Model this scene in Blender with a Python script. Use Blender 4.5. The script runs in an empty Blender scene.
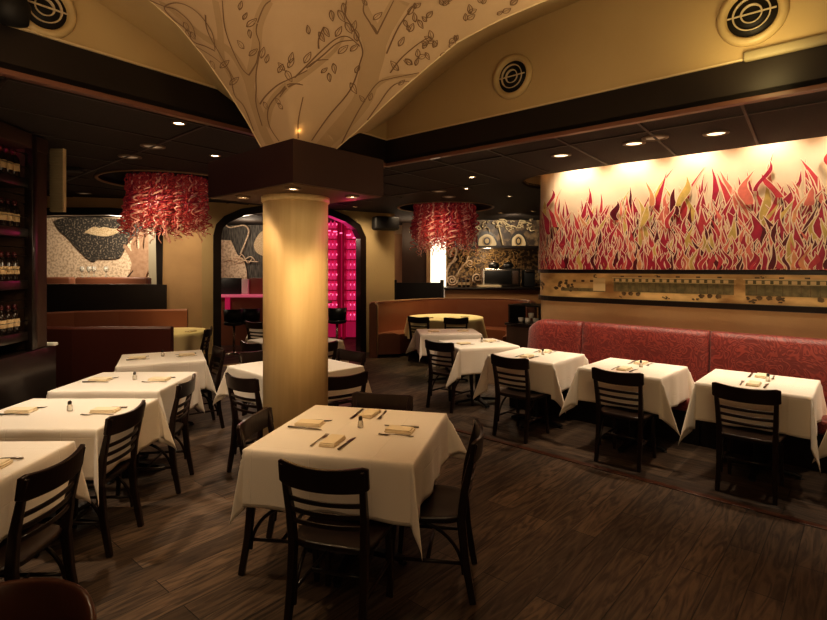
import bpy, bmesh, math, random
from mathutils import Vector, Matrix
from mathutils.bvhtree import BVHTree
random.seed(7)
PI = math.pi
C = bpy.context.scene.collection
F, H, CX, HY = 525.0, 1.72, 413.5, 268.0

def P(x, y, z=.76):            # pixel on a horizontal plane
    Y = F*(H-z)/(y-HY); return Vector(((x-CX)*Y/F, Y, z))
def Q(x, y, Y):                # pixel at a depth
    return Vector(((x-CX)*Y/F, Y, H-(y-HY)*Y/F))
def onplane(x, y, p0, d):      # pixel on a vertical plane through p0 with direction d
    r = (x-CX)/F
    s = (r*p0[1]-p0[0])/(d[0]-r*d[1])
    Y = p0[1]+d[1]*s
    return Vector((p0[0]+d[0]*s, Y, H-(y-HY)*Y/F))

# ---------------------------------------------------------------- materials
def mat(name, col, rough=.6, metal=0, col2=None, nscale=8, bump=0, bscale=60, emit=None, estr=0, spec=None, coat=0, stretch=None, sheen=0, ndetail=4, lo=.35, hi=.65):
    m = bpy.data.materials.new(name); m.use_nodes = True
    nt = m.node_tree; b = nt.nodes['Principled BSDF']
    b.inputs['Base Color'].default_value = (*col, 1); b.inputs['Roughness'].default_value = rough
    b.inputs['Metallic'].default_value = metal
    if spec is not None: b.inputs['Specular IOR Level'].default_value = spec
    if coat: b.inputs['Coat Weight'].default_value = coat
    if sheen: b.inputs['Sheen Weight'].default_value = sheen
    tc = nt.nodes.new('ShaderNodeTexCoord'); mp = nt.nodes.new('ShaderNodeMapping')
    nt.links.new(tc.outputs['Object'], mp.inputs['Vector'])
    if stretch: mp.inputs['Scale'].default_value = stretch
    if col2:
        n = nt.nodes.new('ShaderNodeTexNoise'); n.inputs['Scale'].default_value = nscale; n.inputs['Detail'].default_value = ndetail
        nt.links.new(mp.outputs[0], n.inputs['Vector'])
        r = nt.nodes.new('ShaderNodeValToRGB'); r.color_ramp.elements[0].position = lo; r.color_ramp.elements[1].position = hi
        r.color_ramp.elements[0].color = (*col, 1); r.color_ramp.elements[1].color = (*col2, 1)
        nt.links.new(n.outputs[0], r.inputs[0]); nt.links.new(r.outputs[0], b.inputs['Base Color'])
    if bump:
        n2 = nt.nodes.new('ShaderNodeTexNoise'); n2.inputs['Scale'].default_value = bscale
        nt.links.new(mp.outputs[0], n2.inputs['Vector'])
        bp = nt.nodes.new('ShaderNodeBump'); bp.inputs['Strength'].default_value = bump; bp.inputs['Distance'].default_value = .01
        nt.links.new(n2.outputs[0], bp.inputs['Height']); nt.links.new(bp.outputs[0], b.inputs['Normal'])
    if emit:
        b.inputs['Emission Color'].default_value = (*emit, 1); b.inputs['Emission Strength'].default_value = estr
    return m

M = {}
M['cloth'] = mat('table_linen', (.86, .77, .66), .85, bump=.12, bscale=260, sheen=.2)
def cloth_creases(m):
    nt = m.node_tree; b = nt.nodes['Principled BSDF']
    tc = nt.nodes.new('ShaderNodeTexCoord'); sep = nt.nodes.new('ShaderNodeSeparateXYZ'); nt.links.new(tc.outputs['UV'], sep.inputs[0])
    hs = []
    for ax in (0, 1):
        a = nt.nodes.new('ShaderNodeMath'); a.operation = 'PINGPONG'; a.inputs[1].default_value = .165
        nt.links.new(sep.outputs[ax], a.inputs[0])
        c = nt.nodes.new('ShaderNodeMath'); c.operation = 'LESS_THAN'; c.inputs[1].default_value = .0022
        c = nt.nodes.new('ShaderNodeMapRange'); c.inputs['From Min'].default_value = 0; c.inputs['From Max'].default_value = .004
        nt.links.new(a.outputs[0], c.inputs[0]); hs.append(c)
    mn = nt.nodes.new('ShaderNodeMath'); mn.operation = 'MINIMUM'
    nt.links.new(hs[0].outputs[0], mn.inputs[0]); nt.links.new(hs[1].outputs[0], mn.inputs[1])
    bp = nt.nodes.new('ShaderNodeBump'); bp.inputs['Strength'].default_value = .35; bp.inputs['Distance'].default_value = .004
    nt.links.new(mn.outputs[0], bp.inputs['Height'])
    old = b.inputs['Normal'].links[0].from_node
    nt.links.new(bp.outputs[0], old.inputs['Normal'])
cloth_creases(M['cloth'])
M['napkin'] = mat('napkin_linen', (.86, .72, .50), .9, bump=.2, bscale=300)
M['wood'] = mat('dark_stained_wood', (.013, .006, .004), .30, col2=(.024, .011, .007), nscale=5, stretch=(1, 1, .2), spec=.5, coat=.15)
M['redwood'] = mat('reddish_stained_wood', (.07, .025, .014), .3, col2=(.10, .036, .018), nscale=5, coat=.2)
M['black'] = mat('black_metal', (.010, .009, .008), .4)
M['steel'] = mat('steel', (.55, .5, .44), .22, 1)
M['darksteel'] = mat('dark_steel', (.22, .19, .16), .28, 1)
M['glass'] = mat('clear_glass', (.8, .78, .7), .08); M['glass'].node_tree.nodes['Principled BSDF'].inputs['Transmission Weight'].default_value = .7
M['pepper'] = mat('shaker_cap', (.03, .025, .02), .35)
M['plaster'] = mat('tan_plaster', (.56, .40, .24), .8, col2=(.61, .44, .27), nscale=1.4, bump=.1, bscale=30)
M['plaster2'] = mat('ochre_plaster', (.55, .41, .21), .8, col2=(.60, .46, .24), nscale=1.2, bump=.08, bscale=30)
M['drawn'] = mat('painted_branch_brown', (.25, .155, .085), .85)
M['drawn2'] = mat('painted_bark_tint', (.50, .35, .20), .85)
M['fascia'] = mat('black_brown_fascia', (.016, .010, .007), .45, col2=(.020, .013, .009), nscale=3)
M['boxmat'] = mat('dark_maroon_soffit', (.035, .014, .010), .5, col2=(.042, .018, .012), nscale=2)
M['trimwood'] = mat('rosewood_trim', (.20, .09, .06), .35, coat=.3)
M['ceil'] = mat('black_ceiling_tile', (.030, .020, .015), .8, col2=(.040, .027, .020), nscale=40, bump=.2, bscale=150)
M['tbar'] = mat('ceiling_grid_bar', (.035, .023, .017), .5)
M['under'] = mat('tan_soffit_underside', (.16, .095, .05), .7)
M['recessring'] = mat('recess_ring_paint', (.30, .20, .11), .6)
M['gold'] = mat('gold_column_finish', (.80, .59, .30), .5, metal=.12, col2=(.86, .65, .35), nscale=30, stretch=(1, 1, .06), bump=.03, bscale=180)
M['tan'] = mat('tan_wall_paint', (.50, .33, .17), .75, col2=(.56, .37, .19), nscale=3, bump=.15, bscale=90)
M['wallpaper'] = mat('textured_wallcovering', (.52, .39, .20), .7, bump=.5, bscale=30, stretch=(1, 1, 5))
M['murback'] = mat('cream_mural_ground', (.76, .58, .42), .75, col2=(.82, .65, .48), nscale=3)
M['darktrim'] = mat('dark_rail', (.014, .008, .006), .3, coat=.3)
M['maroon'] = mat('maroon_leather', (.14, .040, .026), .45, bump=.08, bscale=80)
M['rust'] = mat('rust_leather', (.22, .085, .045), .42, bump=.1, bscale=60, coat=.1)
M['leather'] = mat('brown_leather', (.27, .10, .052), .42, bump=.1, bscale=60, coat=.15)
M['piping'] = mat('tan_piping', (.5, .33, .2), .5)
M['cream'] = mat('cream_paint', (.70, .55, .32), .5, col2=(.74, .6, .37), nscale=5)
M['lens'] = mat('lamp_lens', (1, .9, .7), .4, emit=(1, .80, .52), estr=14)
M['lensoff'] = mat('dim_lamp_lens', (.45, .36, .26), .4, emit=(1, .7, .42), estr=.12)
M['lensmid'] = mat('soft_lamp_lens', (.9, .8, .6), .4, emit=(1, .78, .5), estr=1.6)
M['ring'] = mat('lamp_trim_ring', (.20, .14, .09), .5)
M['white'] = mat('white_paint', (.8, .76, .68), .6)
M['whiteglow'] = mat('glowing_wall_panel', (.9, .85, .75), .6, emit=(1, .86, .66), estr=1.1)  # emission makes this wall glow as if brightly lit; it is no lamp
M['darkbrown'] = mat('dark_brown_panel', (.05, .026, .014), .5, col2=(.07, .036, .02), nscale=4, stretch=(1, 1, .2))
M['counterwood'] = mat('honey_wood_panel', (.42, .22, .09), .45, col2=(.5, .27, .12), nscale=6, stretch=(.3, 1, 3))
M['stone'] = mat('cream_stone_mosaic', (.60, .43, .28), .7, col2=(.90, .72, .53), nscale=22, bump=.6, bscale=40, lo=.4, hi=.55)
M['slate'] = mat('grey_slate_mosaic', (.045, .040, .036), .6, col2=(.36, .30, .22), nscale=26, bump=.5, bscale=40, lo=.52, hi=.66)
M['curtain'] = mat('grey_streaked_panel', (.05, .045, .04), .6, col2=(.19, .17, .14), nscale=40, stretch=(1, 1, .12), lo=.4, hi=.65)
M['hand'] = mat('beige_art_skin', (.34, .20, .12), .7, col2=(.44, .28, .18), nscale=14)
M['lips'] = mat('mosaic_lips', (.5, .36, .2), .7, col2=(.74, .6, .4), nscale=50, lo=.4, hi=.6)
M['sleeve'] = mat('olive_border_panel', (.22, .19, .13), .6)
M['pinkglow'] = mat('magenta_lit_panel', (.5, .02, .10), .5, emit=(1, .03, .18), estr=.16)
M['pinkstrong'] = mat('magenta_lit_shelf', (.7, .1, .2), .4, emit=(1, .16, .34), estr=1.5)
M['pinktop'] = mat('pink_lit_counter', (.6, .12, .18), .3, emit=(1, .2, .3), estr=.25)  # pink light on the counter is put into its colour and emission
M['redbar'] = mat('red_glow_frame', (.16, .005, .02), .4, emit=(.6, .0, .05), estr=.12)  # faint red glow put into the uprights and shelves, which are no lamps
M['bottlered'] = mat('red_lit_bottle', (.30, .02, .06), .15, emit=(1, .05, .22), estr=.35)  # red light on the bottles is put into their colour and emission
M['bottle'] = mat('dark_bottle_glass', (.022, .012, .008), .12, spec=.6)
M['label'] = mat('cream_label', (.62, .46, .26), .7)
M['foil'] = mat('red_foil_cap', (.09, .012, .014), .35)
M['speaker'] = mat('black_speaker', (.008, .007, .006), .6)
M['louvre'] = mat('cream_louvre', (.36, .30, .18), .6)
M['ventmetal'] = mat('cream_vent_ring', (.60, .46, .24), .4)
M['ventdark'] = mat('vent_dark', (.012, .010, .008), .6)
M['ventblade'] = mat('vent_blade', (.62, .52, .36), .4)
M['clothyellow'] = mat('yellow_lit_linen', (.85, .70, .42), .85, bump=.1, bscale=200)  # cream linen with the yellow light put into its colour
def glassred(n, c, c2):
    m = mat(n, c, .12, col2=c2, nscale=9, spec=.8, coat=.8, emit=c, estr=.07); return m
M['tendril'] = glassred('ruby_glass', (.34, .030, .035), (.50, .09, .06))
M['tendril2'] = glassred('pale_rose_glass', (.60, .22, .15), (.8, .42, .28))
M['tendril3'] = glassred('dark_ruby_glass', (.20, .012, .025), (.34, .03, .04))

def floor_mat(name, ang, width, dark):
    m = bpy.data.materials.new(name); m.use_nodes = True; nt = m.node_tree; b = nt.nodes['Principled BSDF']; L = nt.links
    tc = nt.nodes.new('ShaderNodeTexCoord'); mp = nt.nodes.new('ShaderNodeMapping'); mp.inputs['Rotation'].default_value = (0, 0, -ang)
    L.new(tc.outputs['Object'], mp.inputs[0])
    br = nt.nodes.new('ShaderNodeTexBrick'); br.inputs['Scale'].default_value = 1; br.offset = .37; br.offset_frequency = 2
    br.inputs['Brick Width'].default_value = 1.25; br.inputs['Row Height'].default_value = width
    br.inputs['Mortar Size'].default_value = .003; br.inputs['Mortar Smooth'].default_value = .3
    d = dark
    br.inputs['Color1'].default_value = (.058*d, .038*d, .026*d, 1); br.inputs['Color2'].default_value = (.135*d, .090*d, .060*d, 1)
    br.inputs['Mortar'].default_value = (.012, .008, .006, 1)
    L.new(mp.outputs[0], br.inputs['Vector'])
    st = nt.nodes.new('ShaderNodeMapping'); st.inputs['Scale'].default_value = (1.3, 10, 1); L.new(mp.outputs[0], st.inputs[0])
    # per-board offset of the grain
    ns = nt.nodes.new('ShaderNodeTexNoise'); ns.inputs['Scale'].default_value = 1.6; ns.inputs['Detail'].default_value = 8; ns.inputs['Distortion'].default_value = 2.6
    L.new(st.outputs[0], ns.inputs['Vector'])
    r = nt.nodes.new('ShaderNodeValToRGB'); r.color_ramp.elements[0].position = .36; r.color_ramp.elements[1].position = .62
    r.color_ramp.elements[0].color = (.45, .43, .42, 1); r.color_ramp.elements[1].color = (1.35, 1.32, 1.25, 1); L.new(ns.outputs[0], r.inputs[0])
    mx = nt.nodes.new('ShaderNodeMix'); mx.data_type = 'RGBA'; mx.blend_type = 'MULTIPLY'; mx.inputs[0].default_value = 1
    L.new(br.outputs['Color'], mx.inputs[6]); L.new(r.outputs[0], mx.inputs[7]); L.new(mx.outputs[2], b.inputs['Base Color'])
    b.inputs['Roughness'].default_value = .42
    rr = nt.nodes.new('ShaderNodeMapRange'); rr.inputs[3].default_value = .6; rr.inputs[4].default_value = .32; L.new(ns.outputs[0], rr.inputs[0]); L.new(rr.outputs[0], b.inputs['Roughness'])
    ma = nt.nodes.new('ShaderNodeMath'); ma.operation = 'SUBTRACT'; L.new(ns.outputs[0], ma.inputs[0]); L.new(br.outputs['Fac'], ma.inputs[1])
    bp = nt.nodes.new('ShaderNodeBump'); bp.inputs['Strength'].default_value = .5; bp.inputs['Distance'].default_value = .004
    L.new(ma.outputs[0], bp.inputs['Height']); L.new(bp.outputs[0], b.inputs['Normal'])
    return m
M['floor'] = floor_mat('worn_oak_boards', math.radians(49), .165, 1.0)
M['floor2'] = floor_mat('worn_oak_border', math.radians(-41), .20, .8)

def damask():
    m = bpy.data.materials.new('red_damask'); m.use_nodes = True; nt = m.node_tree; b = nt.nodes['Principled BSDF']; L = nt.links
    tc = nt.nodes.new('ShaderNodeTexCoord')
    n = nt.nodes.new('ShaderNodeTexNoise'); n.inputs['Scale'].default_value = 6; n.inputs['Detail'].default_value = 1; n.inputs['Distortion'].default_value = 2.2
    L.new(tc.outputs['Object'], n.inputs['Vector'])
    w = nt.nodes.new('ShaderNodeMath'); w.operation = 'MULTIPLY'; w.inputs[1].default_value = 42; L.new(n.outputs[0], w.inputs[0])
    s = nt.nodes.new('ShaderNodeMath'); s.operation = 'SINE'; L.new(w.outputs[0], s.inputs[0])
    r = nt.nodes.new('ShaderNodeValToRGB'); r.color_ramp.elements[0].position = .0; r.color_ramp.elements[1].position = .75
    r.color_ramp.elements[0].color = (.16, .020, .016, 1); r.color_ramp.elements[1].color = (.27, .042, .030, 1)
    L.new(s.outputs[0], r.inputs[0]); L.new(r.outputs[0], b.inputs['Base Color']); b.inputs['Roughness'].default_value = .42
    b.inputs['Sheen Weight'].default_value = .25
    bp = nt.nodes.new('ShaderNodeBump'); bp.inputs['Strength'].default_value = .25; bp.inputs['Distance'].default_value = .003
    L.new(s.outputs[0], bp.inputs['Height']); L.new(bp.outputs[0], b.inputs['Normal'])
    return m
M['damask'] = damask()

# ---------------------------------------------------------------- mesh builder
class MB:
    def __init__(s): s.v = []; s.f = []; s.m = []; s.mi = 0; s.smooth = []
    def add(s, vs, fs, smooth=False):
        n = len(s.v); s.v += [Vector(v) for v in vs]
        for f in fs: s.f.append(tuple(i+n for i in f)); s.m.append(s.mi); s.smooth.append(smooth)
    def box(s, c, d, rz=0, bev=0, mtx=None):
        bm = bmesh.new(); bmesh.ops.create_cube(bm, size=1)
        bmesh.ops.scale(bm, vec=d, verts=bm.verts)
        if bev: bmesh.ops.bevel(bm, geom=bm.edges[:], offset=bev, segments=3, affect='EDGES', profile=.5)
        T = Matrix.Translation(c) @ Matrix.Rotation(rz, 4, 'Z')
        if mtx is not None: T = mtx @ T
        bm.transform(T); bm.verts.index_update()
        s.add([v.co.copy() for v in bm.verts], [[v.index for v in f.verts] for f in bm.faces], bool(bev)); bm.free()
    def tube(s, pts, r, n=8, cap=True, ry=None):
        pts = [Vector(p) for p in pts]; k = len(pts)
        rs = r if isinstance(r, (list, tuple)) else [r]*k
        up = None; vs = []
        for i, p in enumerate(pts):
            t = (pts[min(i+1, k-1)]-pts[max(i-1, 0)]).normalized()
            if up is None:
                up = Vector((0, 0, 1)) if abs(t.z) < .9 else Vector((0, 1, 0))
            a = t.cross(up).normalized(); b_ = a.cross(t).normalized(); up = b_
            for j in range(n):
                th = 2*PI*j/n
                vs.append(p + a*math.cos(th)*rs[i] + b_*math.sin(th)*(rs[i]*(ry or 1)))
        fs = [(i*n+j, i*n+(j+1) % n, (i+1)*n+(j+1) % n, (i+1)*n+j) for i in range(k-1) for j in range(n)]
        if cap: fs += [tuple(range(n))[::-1], tuple((k-1)*n+j for j in range(n))]
        s.add(vs, fs, True)
    def lathe(s, prof, c=(0, 0, 0), n=24, mtx=None, cap=True):
        vs = []; k = len(prof)
        for r, z in prof:
            for j in range(n): th = 2*PI*j/n; vs.append(Vector((c[0]+r*math.cos(th), c[1]+r*math.sin(th), c[2]+z)))
        if mtx is not None: vs = [mtx @ v for v in vs]
        fs = [(i*n+j, i*n+(j+1) % n, (i+1)*n+(j+1) % n, (i+1)*n+j) for i in range(k-1) for j in range(n)]
        if cap and prof[0][0] > 0: fs.append(tuple(range(n))[::-1])
        if cap and prof[-1][0] > 0: fs.append(tuple((k-1)*n+j for j in range(n)))
        s.add(vs, fs, True)
    def prism(s, pts, z0, z1):
        n = len(pts); vs = [(p[0], p[1], z0) for p in pts]+[(p[0], p[1], z1) for p in pts]
        fs = [tuple(range(n))[::-1], tuple(range(n, 2*n))]+[(i, (i+1) % n, n+(i+1) % n, n+i) for i in range(n)]
        s.add(vs, fs)
    def bar(s, pts, ws, hs, side=(1, 0, 0)):   # rectangular section swept bar
        pts = [Vector(p) for p in pts]; k = len(pts); vs = []
        sd = Vector(side)
        for i, p in enumerate(pts):
            t = (pts[min(i+1, k-1)]-pts[max(i-1, 0)]).normalized()
            a = (sd - t*sd.dot(t)).normalized(); b_ = t.cross(a)
            w = ws[i] if isinstance(ws, (list, tuple)) else ws; h = hs[i] if isinstance(hs, (list, tuple)) else hs
            for (x, y) in ((-1, -1), (1, -1), (1, 1), (-1, 1)): vs.append(p+a*x*w/2+b_*y*h/2)
        fs = [(i*4+j, i*4+(j+1) % 4, (i+1)*4+(j+1) % 4, (i+1)*4+j) for i in range(k-1) for j in range(4)]
        fs += [(3, 2, 1, 0), tuple((k-1)*4+j for j in range(4))]
        s.add(vs, fs)
    def build(s, name, mats, parent=None, bevel=0, loc=None, rz=0):
        me = bpy.data.meshes.new(name); me.from_pydata([tuple(v) for v in s.v], [], s.f)
        if not isinstance(mats, (list, tuple)): mats = [mats]
        for m in mats: me.materials.append(m)
        me.polygons.foreach_set('material_index', s.m); me.polygons.foreach_set('use_smooth', s.smooth)
        bm = bmesh.new(); bm.from_mesh(me); bmesh.ops.recalc_face_normals(bm, faces=bm.faces); bm.to_mesh(me); bm.free()
        me.update()
        o = bpy.data.objects.new(name, me); C.objects.link(o)
        if parent: o.parent = parent
        if loc is not None: o.location = loc
        o.rotation_euler.z = rz
        if bevel:
            bv = o.modifiers.new('b', 'BEVEL'); bv.width = bevel; bv.segments = 2; bv.limit_method = 'ANGLE'; bv.angle_limit = .7
        return o

def tag(o, label=None, cat=None, group=None, kind=None):
    if label: o['label'] = label
    if cat: o['category'] = cat
    if group: o['group'] = group
    if kind: o['kind'] = kind
    return o
def thing(name, loc, rz, label, cat, group=None):
    o = bpy.data.objects.new(name, None); o.empty_display_size = .1; C.objects.link(o)
    o.location = loc; o.rotation_euler.z = rz
    return tag(o, label, cat, group)
def copy_tree(o, parent=None):
    c = o.copy(); C.objects.link(c); c.parent = parent
    for ch in [x for x in bpy.data.objects if x.parent == o]: copy_tree(ch, c)
    return c
CH = {}
def dup(root, loc, rz, label, group=None):
    if root.name not in CH:
        def kids(o): return [(x, kids(x)) for x in bpy.data.objects if x.parent == o]
        CH[root.name] = kids(root)
    def cp(lst, par):
        for x, k in lst:
            c = x.copy(); C.objects.link(c); c.parent = par; cp(k, c)
    r = root.copy(); C.objects.link(r); cp(CH[root.name], r)
    r.location = loc; r.rotation_euler = (0, 0, rz); r['label'] = label
    if group: r['group'] = group
    return r
used = {}
def place(proto, loc, rz, label, group=None):
    if proto.name not in used:
        used[proto.name] = 1
        proto.location = loc; proto.rotation_euler = (0, 0, rz); proto['label'] = label
        if group: proto['group'] = group
        return proto
    return dup(proto, loc, rz, label, group)
def S(o): return tag(o, kind='structure')

# ---------------------------------------------------------------- building lines
K = Vector((-.30, 5.84)); DL = Vector((-.6, -.8)); DR = Vector((.751, -.660))
CZ = 2.86; FT = 3.14
NW = Vector((-.68, -.733))                        # mural wall, pointing into the room
WD = Vector((.733, -.68))                         # along the mural wall
W0 = Vector((3.13, 5.46))
def wl(t, off=0): p = W0+WD*t+NW*off; return p

# floor
mb = MB(); mb.box((0, 7, -.05), (26, 22, .1)); S(mb.build('floor', M['floor']))
st0 = Vector((.35, 5.62)); 
mb = MB(); a = st0; b = st0+WD*8; n = Vector((.68, .733))
mb.prism([a, b, b+n*1.9, a+n*1.3+WD*-.2], .0, .004)
S(mb.build('trim_1', M['floor2']))
mb = MB(); mb.prism([a, b, b+n*.06, a+n*.06], .0, .008); S(mb.build('trim_2', M['redwood'], bevel=.003))

# ---------------------------------------------------------------- lower ceiling with openings
arc_c = Vector((2.156, 6.98)); AR = .45
def wallpath(off):                                # from the far right to around the curved end
    pts = [wl(6.0, off), wl(4.4, off), wl(3.0, off), wl(1.5, off), wl(0, off), wl(-1.0, off)]
    for i in range(13):
        a = math.radians(227.2-i*(227.2-115)/12); pts.append(arc_c+Vector((math.cos(a), math.sin(a)))*(AR+off))
    last = pts[-1]; d = Vector((math.sin(math.radians(115)), -math.cos(math.radians(115))))
    pts.append(last+d*1.6)
    return pts
chand = [(Vector((-3.20, 6.98)), .86, 'A'), (Vector((.60, 9.9)), .88, 'B')]
def flat_with_holes(name, outer, holes, z, thick, m):
    cu = bpy.data.curves.new(name, 'CURVE'); cu.dimensions = '2D'; cu.fill_mode = 'BOTH'; cu.extrude = thick/2
    for pts in [outer]+holes:
        sp = cu.splines.new('POLY'); sp.points.add(len(pts)-1); sp.use_cyclic_u = True
        for i, p in enumerate(pts): sp.points[i].co = (p[0], p[1], 0, 1)
    tmp = bpy.data.objects.new(name+'_c', cu); C.objects.link(tmp); bpy.context.view_layer.update()
    me = bpy.data.meshes.new_from_object(tmp.evaluated_get(bpy.context.evaluated_depsgraph_get()))
    bpy.data.objects.remove(tmp); me.materials.clear(); me.materials.append(m)
    o = bpy.data.objects.new(name, me); C.objects.link(o); o.location.z = z+thick/2; return o
Rr = K+DR*9; Ll = K+DL*8
outer = [K, Rr, (12, Rr[1]), (12, 17), (-9, 17), (-9, Ll[1]), Ll]
slot = wallpath(.38)
slot = [p if i < 6 else p-(p-arc_c).normalized()*.16*min(1, (i-5)/8) for i, p in enumerate(slot)]
back = [wallpath(-.35)[i] for i in range(0, 6)]
slotpoly = slot[:-1]+[arc_c+Vector((.35, .8)), arc_c+Vector((.5, .2))]+back[::-1]
circ = [[c+Vector((math.cos(2*PI*i/48), math.sin(2*PI*i/48)))*r for i in range(48)] for c, r, _ in chand]
S(flat_with_holes('ceiling', outer, [slotpoly]+circ, CZ, .06, M['ceil']))
# grid bars of the tiled ceiling
mb = MB(); u1 = Vector((.6, .8)); u2 = WD
def inside(p):
    q = p-K
    if q.x*DL.y-q.y*DL.x < 0 and q.x*DR.y-q.y*DR.x > 0: return False   # in the vault wedge
    # mural slot
    d = (p-W0).dot(NW)
    if d < .46 and (p-W0).dot(WD) > -2.6: return False
    if d < -.0: return False
    for c, r, _ in chand:
        if (p-c).length < r+.09: return False
    return -8 < p.x < 5.5 and 0 < p.y < 12
wedge = lambda p: None
def gridline(o, d):
    seg = None; t = -14
    while t < 14:
        p = o+d*t
        if inside(p):
            if seg is None: seg = t
            e = t
        elif seg is not None:
            if e-seg > .2:
                c = o+d*((seg+e)/2); mb.box((c.x, c.y, CZ-.004), (e-seg, .022, .012), math.atan2(d.y, d.x))
            seg = None
        t += .06
for i in range(-16, 17): gridline(K+u2*(.60+i*.70), u1)
for i in range(-16, 17): gridline(K+u1*(.45+i*1.3), u2)
S(mb.build('trim_3', M['tbar']))
# slot lining and cap above the mural
mb = MB(); sp = slotpoly
for i in range(len(sp)):
    a, b = Vector(sp[i]), Vector(sp[(i+1) % len(sp)])
    mb.add([(a.x, a.y, CZ+.03), (b.x, b.y, CZ+.03), (b.x, b.y, 3.35), (a.x, a.y, 3.35)], [(0, 1, 2, 3)])
mb.add([(p[0], p[1], 3.35) for p in sp], [tuple(range(len(sp)))])
S(mb.build('trim_4', M['cream']))
# recess domes over the chandeliers
for i, (c, r, k) in enumerate(chand):
    mb = MB(); mb.lathe([(r, CZ+.02), (r, CZ+.28), (.01, CZ+.30)], (c.x, c.y, 0), 48, cap=False); S(mb.build('trim_%d' % (5+i), M['black']))
    mb = MB(); mb.lathe([(r-.005, CZ+.005), (r-.005, CZ-.012), (r+.035, CZ-.012), (r+.035, CZ+.0)], (c.x, c.y, 0), 48, cap=False)
    S(mb.build('trim_%d' % (7+i), M['recessring']))

# fascias around the vaulted bay, lunette walls above
def slab(name, p0, d, L_, z0, z1, th, m, nrm, t0=0):
    a = p0+d*t0; b = p0+d*L_; n_ = nrm*th
    mb = MB(); mb.prism([a, b, b+n_, a+n_], z0, z1); return S(mb.build(name, m))
NL = Vector((-.8, .6)); NR = Vector((.66, .751))
slab('trim_9', K, DL, 8, CZ-.01, FT, .045, M['fascia'], NL, -.1)
slab('trim_10', K, DR, 9, CZ-.01, FT, .045, M['fascia'], NR, -.1)
for nm, d, L_, n_ in (('trim_11', DL, 8, NL), ('trim_12', DR, 9, NR)):
    mb = MB(); a = K+d*-.02; b = K+d*L_
    mb.prism([a-n_*.012, b-n_*.012, b+n_*.05, a+n_*.05], CZ-.012, CZ+.022); S(mb.build(nm, M['trimwood'], bevel=.005))
slab('wall_vault_left', K, DL, 8, FT, 4.6, .1, M['plaster2'], NL, -.1)
slab('wall_vault_right', K, DR, 9, FT, 4.6, .1, M['plaster2'], NR, -.1)
mb = MB(); mb.prism([K, Rr, (Rr.x, -3), (Ll.x, -3), Ll], 4.6, 4.65); S(mb.build('ceiling_vault', M['plaster2']))
slab('trim_13', K-NL*.004, DL, 8, FT-.006, FT+.006, .02, M['cream'], -NL)
slab('trim_14', K-NR*.004, DR, 9, FT-.006, FT+.006, .02, M['cream'], -NR)

# ---------------------------------------------------------------- column and its box
BF = Vector((-.78, 3.40)); BR_ = Vector((-.234, 4.085)); BL_ = Vector((-1.63, 4.17)); BB = BR_+BL_-BF
colc = (BR_+BL_)/2
colc = Vector((-.925, 4.13)); CR = .250; BZ0, BZ1 = 2.277, 2.56
col = thing('column', (colc.x, colc.y, 0), 0, 'round gold column standing behind the central table under the vault', 'column')
mb = MB(); mb.lathe([(CR, 0), (CR, BZ0-.045)], n=64); mb.build('shaft', M['gold'], col)
mb = MB(); mb.lathe([(CR+.004, BZ0-.05), (CR+.012, BZ0-.045), (CR+.012, BZ0-.002), (CR, BZ0)], n=64); mb.build('collar', M['gold'], col)
mb = MB(); mb.lathe([(CR+.015, 0), (CR+.015, .12), (CR, .13)], n=64); mb.build('base_ring', M['fascia'], col)
mb = MB(); mb.prism([BF, BR_, BB, BL_], BZ0, BZ1); S(mb.build('trim_15', M['boxmat']))
mb = MB(); cen = (BR_+BL_)/2
ins = [cen+(p-cen)*.97 for p in (BF, BR_, BB, BL_)]
mb.prism(ins, BZ0-.006, BZ0+.01); S(mb.build('trim_16', M['under']))

# ---------------------------------------------------------------- painted fan vault
P1 = Vector((-1.06, 3.66)); P2 = Vector((-.545, 3.70))
ZL = [(0, 2.56), (.12, 2.72), (.265, 2.883), (.42, 3.04), (.6, 3.185), (.8, 3.28), (1.1, 3.36), (1.6, 3.42), (3.2, 3.45)]
ZR = [(0, 2.56), (.25, 2.665), (.45, 2.76), (.63, 2.84), (.8, 2.91), (1.05, 3.01), (1.33, 3.05), (1.58, 3.065), (3.2, 3.07)]
def itp(T, s):
    for (a, za), (b, zb) in zip(T, T[1:]):
        if s <= b: u = (s-a)/(b-a); return za+(zb-za)*u
    return T[-1][1]
mb = MB(); NT, NS = 24, 48; vs = []
def base(t):
    return P1.lerp(BF, t/.5) if t < .5 else BF.lerp(P2, (t-.5)/.5)
aL = math.atan2(DL.y, DL.x); aR = math.atan2(DR.y, DR.x)
SS = [3.2*(i/NS)**1.5 for i in range(NS+1)]
for i in range(NT+1):
    t = i/NT; B = base(t); a = aL+(aR-aL)*t; D = Vector((math.cos(a), math.sin(a)))
    for s in SS:
        zl, zr = itp(ZL, s), itp(ZR, s); w = t
        p = B+D*s; vs.append((p.x, p.y, zl+(zr-zl)*w))
fs = [(i*(NS+1)+j, i*(NS+1)+j+1, (i+1)*(NS+1)+j+1, (i+1)*(NS+1)+j) for i in range(NT) for j in range(NS)]
mb.add(vs, fs, True); fan = S(mb.build('ceiling_fan_vault', M['plaster']))
bvh = BVHTree.FromPolygons([Vector(v) for v in vs], fs)
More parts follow.
